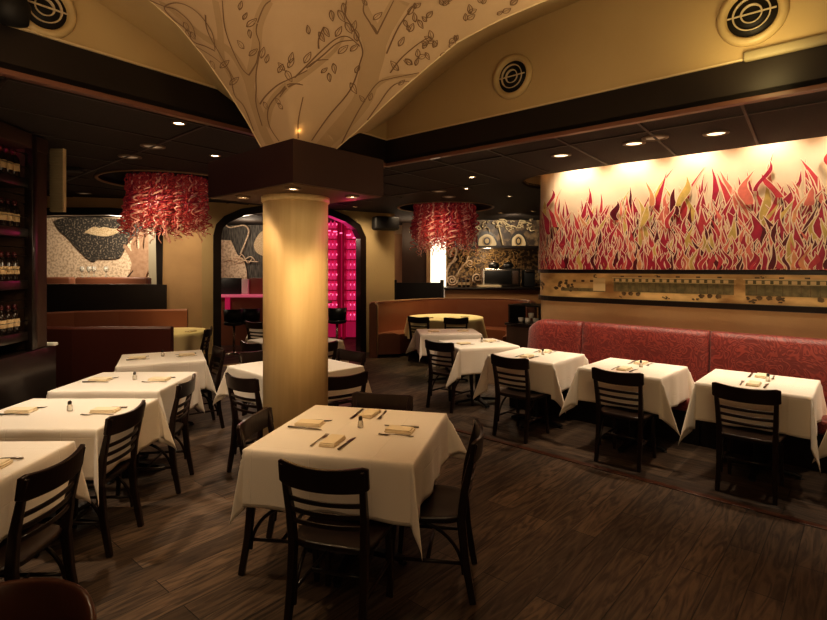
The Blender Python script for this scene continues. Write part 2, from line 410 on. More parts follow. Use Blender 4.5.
# barrels from the fan's arched edges back to the lunette walls
def lerp_px(T, u):
    k = u*(len(T)-1); i = min(int(k), len(T)-2); f = k-i
    return (T[i][0]+(T[i+1][0]-T[i][0])*f, T[i][1]+(T[i+1][1]-T[i][1])*f)
cl = [(262, 122), (235, 104), (218, 91), (190, 67), (150, 37), (94, 0), (20, -42), (-120, -110)]
cr = [(372, 133), (400, 112), (440, 76), (484, 44), (530, 22), (583, 0), (680, -32), (880, -75)]
for nm, edge, T, p0, d in (('ceiling_barrel_left', 0, cl, K, DL), ('ceiling_barrel_right', NT, cr, K, DR)):
    mb = MB(); vs2 = []; n_ = NS+1
    for j in range(NS+1):
        e = Vector(vs[edge*(NS+1)+j]); c = onplane(*lerp_px(T, (j/NS)), p0, d)
        c = c - Vector(((NL if edge == 0 else NR).x, (NL if edge == 0 else NR).y, 0))*.01
        for k in range(5):
            u = k/4; q = e.lerp(c, u); q.z += .05*math.sin(PI*u); vs2.append(q)
    mb.add(vs2, [(j*5+k, j*5+k+1, (j+1)*5+k+1, (j+1)*5+k) for j in range(NS) for k in range(4)], True)
    S(mb.build(nm, M['plaster2']))
# soft raised edge line of the fan
for nm, edge in (('trim_17', 0), ('trim_18', NT)):
    mb = MB(); mb.tube([vs[edge*(NS+1)+j] for j in range(NS+1)], .005, 6); S(mb.build(nm, M['cream']))
# tree drawn on the fan: outlines and leaves authored against the surface
def hit(x, y):
    d = Vector(((x-CX)/F, 1, -(y-HY)/F)).normalized(); o = Vector((0, 0, H))
    h = bvh.ray_cast(o, d)
    if h[0] is None: return None
    nrm = h[1] if h[1].dot(d) < 0 else -h[1]
    return h[0]+nrm*.002, nrm
def smooth_pts(p, n=6):
    out = []
    for i in range(len(p)-1):
        p0 = p[max(i-1, 0)]; p1 = p[i]; p2 = p[i+1]; p3 = p[min(i+2, len(p)-1)]
        for k in range(n):
            t = k/n
            out.append(tuple(.5*((2*p1[a])+(-p0[a]+p2[a])*t+(2*p0[a]-5*p1[a]+4*p2[a]-p3[a])*t*t+(-p0[a]+3*p1[a]-3*p2[a]+p3[a])*t**3) for a in (0, 1)))
    out.append(p[-1]); return out
def stroke(mb, pts, w0, w1, off=0):
    pp = smooth_pts(pts); L3 = []
    for p in pp:
        h = hit(*p)
        if h: L3.append((h[0]+h[1]*off, h[1]))
    if len(L3) < 2: return
    vs_ = []; k = len(L3)
    for i, (p, nn) in enumerate(L3):
        t = L3[min(i+1, k-1)][0]-L3[max(i-1, 0)][0]
        a = t.cross(nn)
        if a.length < 1e-6: a = Vector((1, 0, 0))
        a.normalize(); w = (w0+(w1-w0)*i/(k-1))/2
        vs_ += [p+a*w, p-a*w]
    mb.add(vs_, [(2*i, 2*i+1, 2*i+3, 2*i+2) for i in range(k-1)], False)
tint = MB(); line = MB()
def A1(l): return [(150+x/4.133, y/4.133) for x, y in l]
def A2(l): return [(280+x/4.133, y/4.133) for x, y in l]
trunks = [  # broad soft bark tints
    (A1([(500, 600), (470, 540), (430, 420), (400, 320), (330, 210), (220, 150), (90, 40), (40, 10)]), .10, .04),
    (A1([(470, 500), (420, 380), (415, 330), (440, 200), (450, 90), (490, 0)]), .08, .05),
    (A1([(480, 520), (500, 430), (560, 360), (620, 320), (690, 270), (760, 210), (800, 150)]), .06, .015),
    (A2([(180, 600), (330, 430), (370, 300), (390, 180), (330, 60), (300, 0)]), .13, .12),
    (A2([(390, 230), (430, 120), (500, 0)]), .09, .10),
    (A2([(330, 430), (430, 330), (560, 310), (620, 290)]), .04, .03),
    (A1([(350, 340), (300, 240), (290, 120), (270, 0)]), .05, .04)]
for p, a, b in trunks: stroke(tint, p, a, b)
lines = [
    A1([(540, 590), (495, 520), (490, 450), (530, 390), (590, 350), (620, 345)]),
    A1([(465, 520), (440, 430), (440, 370), (440, 300), (455, 190), (440, 120), (470, 30), (500, 0)]),
    A1([(410, 310), (380, 280), (340, 200), (310, 110), (300, 0)]),
    A1([(410, 310), (440, 260), (450, 210)]),
    A1([(430, 540), (390, 440), (350, 390), (330, 300), (270, 240), (190, 190)]),
    A1([(270, 210), (230, 190), (180, 170), (150, 120), (100, 80), (60, 30), (110, 10), (170, 30), (220, 75), (260, 140), (270, 205)]),
    A1([(455, 430), (480, 395), (530, 350), (600, 315), (650, 290)]),
    A2([(60, 320), (110, 270), (170, 210), (230, 160), (280, 150), (330, 190)]),
    A2([(0, 385), (30, 350), (60, 345), (95, 350)]),
    A2([(110, 280), (150, 250), (200, 245)]),
    A2([(130, 580), (200, 480), (290, 370), (330, 260), (340, 200), (300, 110), (270, 60), (275, 0)]),
    A2([(250, 600), (290, 520), (340, 430), (400, 345), (450, 325), (520, 310), (620, 290)]),
    A2([(400, 140), (370, 90), (345, 45), (350, 0)]), A2([(400, 140), (430, 80), (470, 0)]),
    A2([(440, 220), (490, 110), (560, 10)]), A2([(455, 300), (500, 240), (570, 180), (620, 150)]),
    A2([(75, 580), (75, 500), (95, 400)]), A2([(160, 200), (160, 160), (180, 110)])]
lines += [A1([(452, 600), (430, 560), (400, 500)]), A1([(230, 60), (240, 130), (300, 240), (350, 330)]), A1([(0, 0), (60, 25), (110, 40), (170, 95), (190, 150)]),
          A2([(330, 540), (400, 440), (470, 350), (560, 330), (600, 310)]), A2([(60, 345), (30, 360), (0, 400)]), A2([(120, 275), (180, 225), (240, 175), (300, 165)]), A2([(400, 140), (395, 120), (380, 100)])]
for p in lines: stroke(line, p, .010, .006, .001)
def leaf(cx, cy, L_, ang, w=.33):
    a = math.radians(ang); c, s = math.cos(a), math.sin(a)
    def R(u, v): return (cx+(u*c-v*s)*L_, cy-(u*s+v*c)*L_)
    stroke(line, [R(0, 0), R(.3, w*.8), R(.65, w*.6), R(1, 0)], .006, .004, .001)
    stroke(line, [R(0, 0), R(.3, -w*.7), R(.65, -w*.7), R(1, 0)], .006, .004, .001)
    stroke(line, [R(0, 0), R(.5, .03), R(.8, 0)], .003, .003, .001)
lv = [A1([(150, 120), (170, 130), (140, 90), (385, 80), (400, 110), (370, 40), (410, 120), (390, 200), (410, 230), (460, 240), (480, 260), (560, 290), (530, 300), (570, 280), (470, 420), (540, 430), (550, 450), (250, 250), (290, 280), (330, 350)]),
      A2([(20, 290), (40, 260), (100, 260), (170, 300), (200, 300), (220, 260), (240, 220), (290, 210), (180, 110), (160, 130), (120, 140), (230, 150), (270, 90), (300, 130), (320, 170), (240, 40), (210, 40), (260, 10), (290, 340), (310, 300), (360, 20), (385, 80), (350, 420), (370, 415), (490, 350), (490, 290), (510, 80), (530, 60), (570, 80), (560, 90), (490, 190), (590, 200), (600, 215), (560, 270)])]
random.seed(3)
for grp in lv:
    for (x, y) in grp:
        leaf(x, y, random.uniform(8, 14), random.choice([60, 75, 100, 40, -60, -80, 130]), .26)
for (x, y) in [(440, 6), (447, 2), (480, 4), (410, 30), (433, 40), (436, 48), (447, 44), (455, 40), (424, 20), (468, 14), (465, 20), (440, 60), (418, 55), (412, 62), (425, 45), (415, 10), (500, 12), (512, 6)]:
    for k in range(2): leaf(x+random.uniform(-3, 3), y+random.uniform(-3, 3), random.uniform(6, 10), random.uniform(20, 160))
S(tint.build('trim_19', M['drawn2'])); S(line.build('trim_20', M['drawn']))

# ceiling vents on the lunette walls
def vent(px, py, d, nrm, dia, label):
    c = onplane(px, py, K, d); o = thing('ceiling_vent', (c.x, c.y, c.z), 0, label, 'vent', 'round air vents in the vault')
    n3 = -Vector((nrm.x, nrm.y, 0)); o.rotation_euler = n3.to_track_quat('Z', 'Y').to_euler()
    r = dia/2
    mb = MB(); mb.lathe([(r, 0), (r, .015), (r*.93, .04), (r*.80, .045), (r*.72, .02), (r*.70, 0)], n=40); mb.build('outer_ring', M['ventmetal'], o)
    mb = MB(); mb.lathe([(r*.71, .002), (r*.71, .006), (.001, .006)], n=32); mb.build('duct', M['ventdark'], o)
    for k in (.50, .27):
        mb = MB(); mb.lathe([(r*k, .010), (r*(k+.045), .034), (r*(k+.02), .036), (r*(k-.01), .03), (r*k, .010)], n=32, cap=False); mb.build('blade_ring', M['ventblade'], o)
    mb = MB(); mb.box((0, 0, .03), (r*1.35, .010, .008)); mb.build('cross_bar', M['ventblade'], o)
    return o
vent(513, 77, DR, NR, .40, 'round cream air vent above the black beam, middle of the vault')
vent(752, 15, DR, NR, .42, 'largest round cream air vent high on the right lunette')
vent(43, 8, DL, NL, .36, 'round cream air vent on the left lunette near the corner of the picture')
# pale box on the beam at right, dark fixture at far left
c = onplane(800, 44, K, DR)
mb = MB(); mb.box((0, 0, 0), (.62, .05, .07), bev=.02); o = mb.build('wall_bracket', M['louvre'], loc=(c.x-NR.x*.03, c.y-NR.y*.03, c.z-.015), rz=math.atan2(DR.y, DR.x)); tag(o, 'pale rounded box fixed on the wall above the right beam', 'fixture')
mb = MB(); mb.lathe([(.02, 0), (.09, .02), (.10, .12), (.06, .2), (.03, .24)]); c = onplane(4, 12, K, DL)
o = mb.build('spot_lamp', M['speaker'], loc=(c.x-NL.x*.1, c.y-NL.y*.1, c.z-.1)); tag(o, 'black lamp housing at the top left beside the round vent', 'lamp')

# ---------------------------------------------------------------- mural wall
def strip(mb, path, z0, z1, closed_th=None):
    n_ = len(path)
    mb.add([(p[0], p[1], z) for p in path for z in (z0, z1)], [(2*i, 2*i+1, 2*i+3, 2*i+2) for i in range(n_-1)], False)
mb = MB()
wp = wallpath(0); wb = wallpath(-.12)
def thickstrip(off0, off1, z0, z1):
    a = wallpath(off0); b = wallpath(off1); n_ = len(a); mb = MB()
    vs_ = []
    for p, q in zip(a, b): vs_ += [(p.x, p.y, z0), (p.x, p.y, z1), (q.x, q.y, z1), (q.x, q.y, z0)]
    fs_ = [(4*i+j, 4*i+(j+1) % 4, 4*i+4+(j+1) % 4, 4*i+4+j) for i in range(n_-1) for j in range(4)]
    fs_ += [(0, 1, 2, 3), tuple(4*(n_-1)+j for j in range(4))]
    mb.add(vs_, fs_); return mb
S(thickstrip(0, -.12, 0, 3.34).build('wall_right', M['tan']))
S(thickstrip(.035, 0, 1.655, 1.70).build('trim_21', M['darktrim'], bevel=.006))
S(thickstrip(.035, 0, 1.30, 1.36).build('trim_22', M['darktrim'], bevel=.006))
# path parametrisation for the mural
wps = wallpath(0)[::-1]
wps = wps[1:]      # starts at the back of the curved end
cum = [0]
for i in range(1, len(wps)): cum.append(cum[-1]+(wps[i]-wps[i-1]).length)
LT = cum[-1]
def wpos(s, off):
    s = max(0, min(LT-.001, s)); i = 0
    while cum[i+1] < s: i += 1
    u = (s-cum[i])/(cum[i+1]-cum[i]); p = wps[i].lerp(wps[i+1], u)
    t = (wps[i+1]-wps[i]).normalized(); n_ = Vector((t.y, -t.x))
    if n_.dot(-p) < 0 and i > 4: n_ = -n_
    return p+n_*off
mur = thing('flame_mural', (W0.x, W0.y, 0), 0, 'long curved mural of red and gold flames along the right wall', 'mural')
base_m = thickstrip(.006, 0, 1.70, 3.34)
for v in base_m.v: v.x -= W0.x; v.y -= W0.y
base_m.build('backing', M['murback'], mur)
fcols = [('flame_crimson', (.34, .016, .048)), ('flame_scarlet', (.46, .045, .062)), ('flame_coral', (.60, .16, .12)), ('flame_wine', (.10, .005, .016)), ('flame_gold', (.52, .36, .11)), ('flame_orange', (.62, .27, .13))]
FM = [mat(n_, c_, .45, col2=tuple(min(1, q*1.35) for q in c_), nscale=14) for n_, c_ in fcols]
outl = mat('flame_outline', (.88, .70, .52), .6)
fl = [MB() for _ in FM]; ol = MB()
random.seed(11)
s_of = lambda t: None
# arclength of visible left tangent and of the wall line
def blade(s0, z0, h, w, lean, curl, off, ci, phase):
    n_ = 9
    for which, grow in ((0, .0080+.003*min(1, h)), (1, 0)):
        vs_ = []
        for i in range(n_+1):
            u = i/n_
            wd = (w*(.55+.45*math.sin(PI*min(1, u*.9+.12)))*(1-u**2.2)*(1+.25*math.sin(phase*3+u*7)))/2 + grow
            if i == n_: wd = grow*.3
            x = s0+lean*u*h+curl*math.sin(phase+u*5.2)*h*.12
            z = z0+h*u*(1+ (grow*.8 if i == n_ else 0)/max(h, .1)) 
            for sd in (-1, 1):
                p = wpos(x+sd*wd, off+(0 if which else -.0006)); vs_.append((p.x-W0.x, p.y-W0.y, z))
        (ol if which == 0 else fl[ci]).add(vs_, [(2*i, 2*i+1, 2*i+3, 2*i+2) for i in range(n_)])
off = .008
rows = [(120, 1.06, .68, .12), (170, .95, .60, .13), (210, .82, .52, .125), (240, .70, .44, .115), (220, .58, .36, .10), (260, .46, .28, .085), (320, .34, .21, .068), (380, .24, .14, .05)]
Svis = LT
for ri, (cnt, hmax, hmin, w) in enumerate(rows):
    for k in range(cnt):
        s0 = (k+random.random())/cnt*(LT-.15)+.05
        rise = .86+.26*min(1, s0/4.2)            # taller towards the right
        h = random.uniform(hmin, hmax)*rise*random.choice([1, 1, 1, 1.08 if ri < 2 else 1])
        wcol = [.38, .26, .12, .14, .06, .04] if s0 < 3 else [.33, .2, .10, .24, .09, .04]
        ci = random.choices(range(6), wcol)[0]
        blade(s0, 1.702+(0 if random.random() < .6 else random.uniform(0, .15)*(8-ri)/8), h, w*random.uniform(.6, 1.35), random.uniform(-.16, .16), random.uniform(-1, 1)*1.3, off+ri*.004+random.random()*.0035, ci, random.uniform(0, 6))
# floating licks
for k in range(26):
    s0 = random.uniform(.2, LT-.2); rise = .86+.26*min(1, s0/4.2)
    blade(s0, 1.7+random.uniform(.45, .8)*rise, random.uniform(.16, .34), random.uniform(.05, .10), random.uniform(-.6, .6), random.uniform(-1.5, 1.5), off+.03+random.random()*.003, random.choices(range(6), [.3, .2, .15, .15, .15, .05])[0], random.uniform(0, 6))
allf = MB()
for i, b_ in enumerate([ol]+fl):
    allf.mi = i; allf.add(b_.v, b_.f)
allf.build('flames', [outl]+FM, mur)
# sepia train panorama
pan = thing('panorama_panel', (W0.x, W0.y, 0), 0, 'long sepia picture of an old passenger train below the flame mural', 'picture')
bm_ = thickstrip(.012, 0, 1.36, 1.655)
for v in bm_.v: v.x -= W0.x; v.y -= W0.y
sep_m = mat('sepia_landscape', (.34, .17, .06), .35, col2=(.95, .66, .30), nscale=2.2, ndetail=6, stretch=(1, 1, 2.2), lo=.3, hi=.62)
bm_.build('print', sep_m, pan)
olive = mat('sepia_train_green', (.13, .11, .05), .4, col2=(.24, .19, .09), nscale=20); pale = mat('sepia_pale', (.80, .62, .34), .4); dk = mat('sepia_dark', (.09, .055, .028), .4, col2=(.20, .13, .06), nscale=18)
def blob(mb, s_, z_, r_, off):
    vs_ = []
    for i in range(10):
        a = 2*PI*i/10; q = r_*random.uniform(.75, 1.15); p = wpos(s_+math.cos(a)*q, off); vs_.append((p.x-W0.x, p.y-W0.y, max(1.364, min(1.652, z_+math.sin(a)*q*.8))))
    mb.add(vs_, [tuple(range(10))])
def patch(mb, s0, s1, z0, z1, off):
    n_ = max(1, int((s1-s0)/.15)); vs_ = []
    for i in range(n_+1):
        p = wpos(s0+(s1-s0)*i/n_, off); vs_ += [(p.x-W0.x, p.y-W0.y, z0), (p.x-W0.x, p.y-W0.y, z1)]
    mb.add(vs_, [(2*i, 2*i+1, 2*i+3, 2*i+2) for i in range(n_)])
car, win, tre = MB(), MB(), MB()
arc_len = cum[11]  # end of the curved part
S0 = arc_len+.05
for k, (a, b) in enumerate([(.05, .62), (.72, 1.95), (2.05, 2.95), (3.05, 4.6)]):
    a += S0; b += S0; lo_ = 1.445
    if k == 0:
        patch(car, a, b, lo_-.01, lo_+.03, .0135)
        for i in range(5): patch(tre, a+.05+i*.11, a+.09+i*.11, 1.55, 1.575, .0135)
        patch(win, a+.42, b, lo_, 1.60, .014); continue
    patch(car, a, b, lo_, 1.60, .0135)
    patch(win, a-.02, b+.02, 1.60, 1.612, .014); patch(win, a-.02, b+.02, 1.555, 1.56, .014)
    n_ = int((b-a)/.075)
    for i in range(n_):
        x = a+.02+i*(b-a-.04)/n_; patch(win, x, x+.045, 1.562, 1.595, .0145)
        patch(tre, x, x+.005, 1.45, 1.55, .0142)
    for i in range(int((b-a)/.2)): patch(tre, a+.08+i*.2, a+.12+i*.2, 1.615, 1.63, .014)
    for x in (a+.12, b-.3):
        for j in range(3): blob(tre, x+j*.08, 1.425, .030, .0142)
random.seed(5)
for s0, z_, r in [(.05, 1.50, .09), (.22, 1.47, .07), (.5, 1.62, .03), (1.3, 1.39, .035), (1.6, 1.385, .03), (2.1, 1.40, .05), (2.35, 1.41, .04), (-.35, 1.5, .1), (3.7, 1.39, .04), (1.2, 1.635, .015), (2.2, 1.63, .02), (.8, 1.385, .02)]:
    for j in range(9):
        a = random.uniform(0, 6.3); rr = r*random.uniform(.2, 1); x = S0+s0+math.cos(a)*rr*1.2; z = z_+math.sin(a)*rr*.7
        z = max(1.375, min(1.64, z)); q = r*.28
        blob(tre, x, z, q, .0136+random.random()*.0004)
pr = MB()
for i, b_ in enumerate((car, win, tre)): pr.mi = i; pr.add(b_.v, b_.f)
pr.build('train_print', [olive, pale, dk], pan)

# ---------------------------------------------------------------- red banquette along the mural wall
WANG = math.atan2(WD.y, WD.x)
def banquette(t0, t1, label, rounded=False):
    c = wl((t0+t1)/2, 0); o = thing('banquette', (c.x, c.y, 0), WANG, label, 'banquette', 'red damask banquette along the mural wall')
    L_ = t1-t0-.012; tl = Matrix.Identity(4)
    mb = MB()  # local: +x along, -y into the room
    prof = [(.0, .44), (-.26, .44), (-.24, .60), (-.205, .9), (-.19, 1.02), (-.165, 1.065), (-.12, 1.08), (-.06, 1.07), (-.02, 1.04), (-.015, .5)]
    xs = [-L_/2, -L_/2+.01]+[-L_/2+.01+(L_-.02)*i/12 for i in range(1, 12)]+[L_/2-.01, L_/2]
    vs_ = []
    for i, x in enumerate(xs):
        e = min(x+L_/2, L_/2-x); k = .985 if e < .005 else 1
        if rounded:
            u = max(0, 1-(x+L_/2)/.34); drop = .13*u**2.2
        else: drop = 0
        for (y, z) in prof:
            yy = y if not (z > .5 and y < -.1) else y-.012*math.sin(PI*min(1, e/.3)/2)+(.012 if e < .005 else 0)
            if rounded: yy += .10*max(0, 1-(x+L_/2)/.3)**2
            vs_.append((x, yy, z-(drop if z > .6 else 0)-(.008 if e < .005 else 0)))
    n_ = len(prof)
    fs_ = [(i*n_+j, i*n_+(j+1) % n_, (i+1)*n_+(j+1) % n_, (i+1)*n_+j) for i in range(len(xs)-1) for j in range(n_)]
    fs_ += [tuple(range(n_)), tuple((len(xs)-1)*n_+j for j in range(n_))]
    mb.add(vs_, fs_, True); mb.build('backrest', M['damask'], o)
    mb = MB(); mb.box((0, -.40, .39), (L_, .44, .13), bev=.035); mb.build('seat', M['damask'], o)
    mb = MB(); mb.box((0, -.28, .16), (L_, .52, .32)); mb.build('base', M['fascia'], o)
    return o
banquette(-2.15, -1.36, 'short left end section of the red damask banquette with a rounded end', True)
banquette(-1.36, 0.0, 'long middle section of the red damask banquette below the train picture')
banquette(0.0, 1.36, 'right section of the red damask banquette, cut by the picture edge')
banquette(1.36, 2.72, 'red damask banquette section beyond the right picture edge')

# ---------------------------------------------------------------- dining chair
def make_chair():
    root = thing('dining_chair', (0, 0, 0), 0, '', 'chair', 'dark ladder back dining chairs')
    # seat, rounded plan
    mb = MB(); pl = []
    for i in range(32):
        a = 2*PI*i/32; c, s = math.cos(a), math.sin(a); e = .38
        x = .215*math.copysign(abs(c)**e, c); y = .205*math.copysign(abs(s)**e, s); x *= 1+.06*(y/.2); pl.append((x, y))
    vs_ = []; 
    for z, k in ((.405, .93), (.41, .98), (.43, 1), (.438, .985), (.440, .95), (.434, .8), (.428, .4)): vs_ += [(x*k, y*k, z) for x, y in pl]
    fs_ = [(r*32+j, r*32+(j+1) % 32, (r+1)*32+(j+1) % 32, (r+1)*32+j) for r in range(6) for j in range(32)]+[tuple(range(32))[::-1], tuple(6*32+j for j in range(32))]
    mb.add(vs_, fs_, True); mb.build('seat', M['wood'], root)
    for sx in (-1, 1):
        mb = MB(); mb.bar([(sx*.185, -.255, 0), (sx*.182, -.215, .22), (sx*.180, -.195, .42), (sx*.186, -.212, .58), (sx*.192, -.243, .72), (sx*.196, -.268, .825)],
                          [.030, .034, .036, .034, .030, .028], [.034, .040, .046, .040, .032, .024], side=(1, 0, 0))
        mb.build('rear_post', M['wood'], root, bevel=.006)
        mb = MB(); mb.bar([(sx*.180, .185, 0), (sx*.175, .168, .24), (sx*.172, .16, .41)], [.026, .032, .036], [.026, .032, .036]); mb.build('front_leg', M['wood'], root, bevel=.005)
        mb = MB(); pts = []
        for i in range(11):
            a = PI/2*i/10; pts.append((sx*.168, -.205+.27*(1-math.cos(a)), .14+.26*math.sin(a)))
        mb.tube(pts, .010, 8); mb.build('curved_brace', M['wood'], root)
        mb = MB(); mb.tube([(sx*.178, -.21, .20), (sx*.175, .16, .20)], .010, 8); mb.build('stretcher', M['wood'], root)
    mb = MB(); mb.tube([(-.175, -.02, .20), (.175, -.02, .20)], .010, 8); mb.build('stretcher', M['wood'], root)
    def rail(z0, z1, y0, bow, th, hw, name, dip=0):
        mb = MB(); vs_ = []; n_ = 16
        for i in range(n_+1):
            u = -1+2*i/n_; x = u*hw; y = y0-bow*(1-u*u)
            zz1 = z1-dip*(1-u*u)+0; zz0 = z0-dip*.4*(1-u*u)
            r = .012*(1 if abs(u) > .94 and dip else 0)
            vs_ += [(x, y-th/2, zz0+r), (x, y+th/2, zz0+r), (x, y+th/2-(zz1-zz0)*.10+.0, zz1-r), (x, y-th/2-(zz1-zz0)*.10, zz1-r)]
        fs_ = [(4*i+j, 4*i+(j+1) % 4, 4*i+4+(j+1) % 4, 4*i+4+j) for i in range(n_) for j in range(4)]+[(0, 1, 2, 3), (4*n_+3, 4*n_+2, 4*n_+1, 4*n_)]
        mb.add(vs_, fs_, False); o = mb.build(name, M['wood'], root, bevel=.005)
        for p in o.data.polygons: p.use_smooth = False
    rail(.725, .845, -.245, .045, .022, .222, 'top_rail', .018)
    for z, y in ((.655, -.232), (.60, -.222), (.545, -.212)): rail(z-.012, z+.012, y, .030, .012, .182, 'back_slat')
    return root
chair = make_chair()
def put_chair(bx, by, fdeg, label):
    f = math.radians(fdeg); return place(chair, (bx+.27*math.cos(f), by+.27*math.sin(f), 0), f-PI/2, label)
put_chair(-.415, 2.36, 74, 'dark ladder back chair nearest the camera, backing the front of the central table')
put_chair(.345, 2.87, 172, 'dark ladder back chair at the right side of the central table, seat showing')
put_chair(-.955, 3.13, -8, 'dark chair at the left side of the central table, just left of the gold column')
put_chair(-.215, 3.69, -104, 'chair at the far side of the central table, only its top rail showing')
put_chair(-1.65, 2.43, 181, 'dark ladder back chair at the nearest left table, lower left of the picture')
put_chair(-1.795, 3.31, 181, 'dark ladder back chair at the second table of the left row')
put_chair(-1.80, 4.19, 188, 'dark ladder back chair at the third table of the left row')
put_chair(-2.14, 5.80, 215, 'dark chair at the tilted fourth table of the left row, partly behind its cloth')
put_chair(-3.02, 7.75, 190, 'dark chair at the small yellow lit table by the maroon booth')
put_chair(-1.42, 4.30, 52, 'dark chair left of the gold column, in front of the table behind it')
put_chair(-.56, 4.37, 128, 'dark chair right of the gold column, in front of the table behind it')
put_chair(-1.66, 5.62, -48, 'dark chair on the far left side of the table behind the column')
put_chair(-.66, 5.62, -130, 'dark chair on the far right side of the table behind the column')
put_chair(-1.95, 6.25, 48, 'dark chair left of the column at the second table behind it')
put_chair(-1.08, 6.25, 132, 'dark chair right of the column at the second table behind it')
put_chair(-2.62, 8.65, 60, 'small dark chair at the farthest table behind the column, beside the bar arch')
put_chair(.30, 6.33, 48, 'dark ladder back chair at the table left of the red banquette')
put_chair(.95, 5.25, 46, 'dark ladder back chair at the first banquette table, second from the left of its row')
put_chair(1.75, 4.53, 49, 'dark ladder back chair at the middle banquette table')
put_chair(2.475, 3.92, 49, 'dark ladder back chair at the rightmost full banquette table')
put_chair(.08, 9.55, 62, 'small dark chair at the left front of the round table by the curved booth')
put_chair(.76, 9.35, 92, 'small dark chair at the right front of the round table by the curved booth')

# round-backed chair, cropped at the lower left corner
rc = thing('round_back_chair', (-1.12, 1.42, 0), math.radians(170), 'reddish round backed chair cut off by the lower left corner', 'chair')
rc.location = (-1.055, 1.30, 0); rc.rotation_euler.z = math.radians(182)
mb = MB(); vs_ = []; nn = 20
for i in range(nn+1):
    a = math.radians(180+180*i/nn); ca, sa = math.cos(a), math.sin(a)
    x = .25*ca; y = .05+.24*sa; h = .842-.085*abs(ca)**5
    for r, z in ((1, .50), (1.02, .7), (1.04, h-.01), (1.0, h), (.95, h-.01), (.93, .7), (.92, .50)): vs_.append((x*r, .05+(y-.05)*r, z))
mb.add(vs_, [(i*7+j, i*7+(j+1) % 7, (i+1)*7+(j+1) % 7, (i+1)*7+j) for i in range(nn) for j in range(7)]+[tuple(range(7)), tuple(nn*7+j for j in range(7))], True)
mb.build('curved_back', M['redwood'], rc)
mb = MB(); mb.lathe([(.20, .40), (.235, .41), (.24, .44), (.22, .455), (.001, .45)], n=32); mb.build('seat', M['redwood'], rc)
for a in (45, 135, 225, 315):
    mb = MB(); c_, s_ = math.cos(math.radians(a)), math.sin(math.radians(a)); top = .41 if a < 180 else .55
    mb.tube([(c_*.24, s_*.24, 0), (c_*.20, s_*.20, .41), (c_*.215, s_*.215, top+.01)], [.014, .019, .016], 10); mb.build('leg', M['redwood'], rc)

# ---------------------------------------------------------------- tables, cloths, settings
def make_table(a, label, c, ang, shape='square'):
    t = thing('dining_table', (c[0], c[1], 0), ang, label, 'table', 'pedestal dining tables')
    mb = MB()
    if shape == 'square': mb.box((0, 0, .74), (2*a-.012, 2*a-.012, .03), bev=.004)
    else: mb.lathe([(a-.02, .725), (a-.006, .73), (a-.006, .75), (a-.02, .755)], n=40)
    mb.build('tabletop', M['wood'], t)
    mb = MB(); mb.lathe([(.035, .03), (.04, .06), (.032, .1), (.032, .70), (.06, .72), (.10, .727)], n=20); mb.build('pedestal', M['black'], t)
    mb = MB()
    for k in range(2):
        mb.bar([(-.30, 0, .022), (-.26, 0, .032), (-.05, 0, .055), (.05, 0, .055), (.26, 0, .032), (.30, 0, .022)] if k == 0 else [(0, -.30, .022), (0, -.26, .032), (0, -.05, .055), (0, .05, .055), (0, .26, .032), (0, .30, .022)], [.055, .05, .06, .06, .05, .055], [.02, .025, .035, .035, .025, .02], side=(0, 1, 0) if k == 0 else (1, 0, 0))
    mb.build('cross_base', M['black'], t, bevel=.005)
    for x, y in ((.29, 0), (-.29, 0), (0, .29), (0, -.29)):
        mb = MB(); mb.lathe([(.024, 0), (.026, .006), (.02, .014)], (x, y, 0), 12); mb.build('foot', M['black'], t)
    return t
ZT = .757
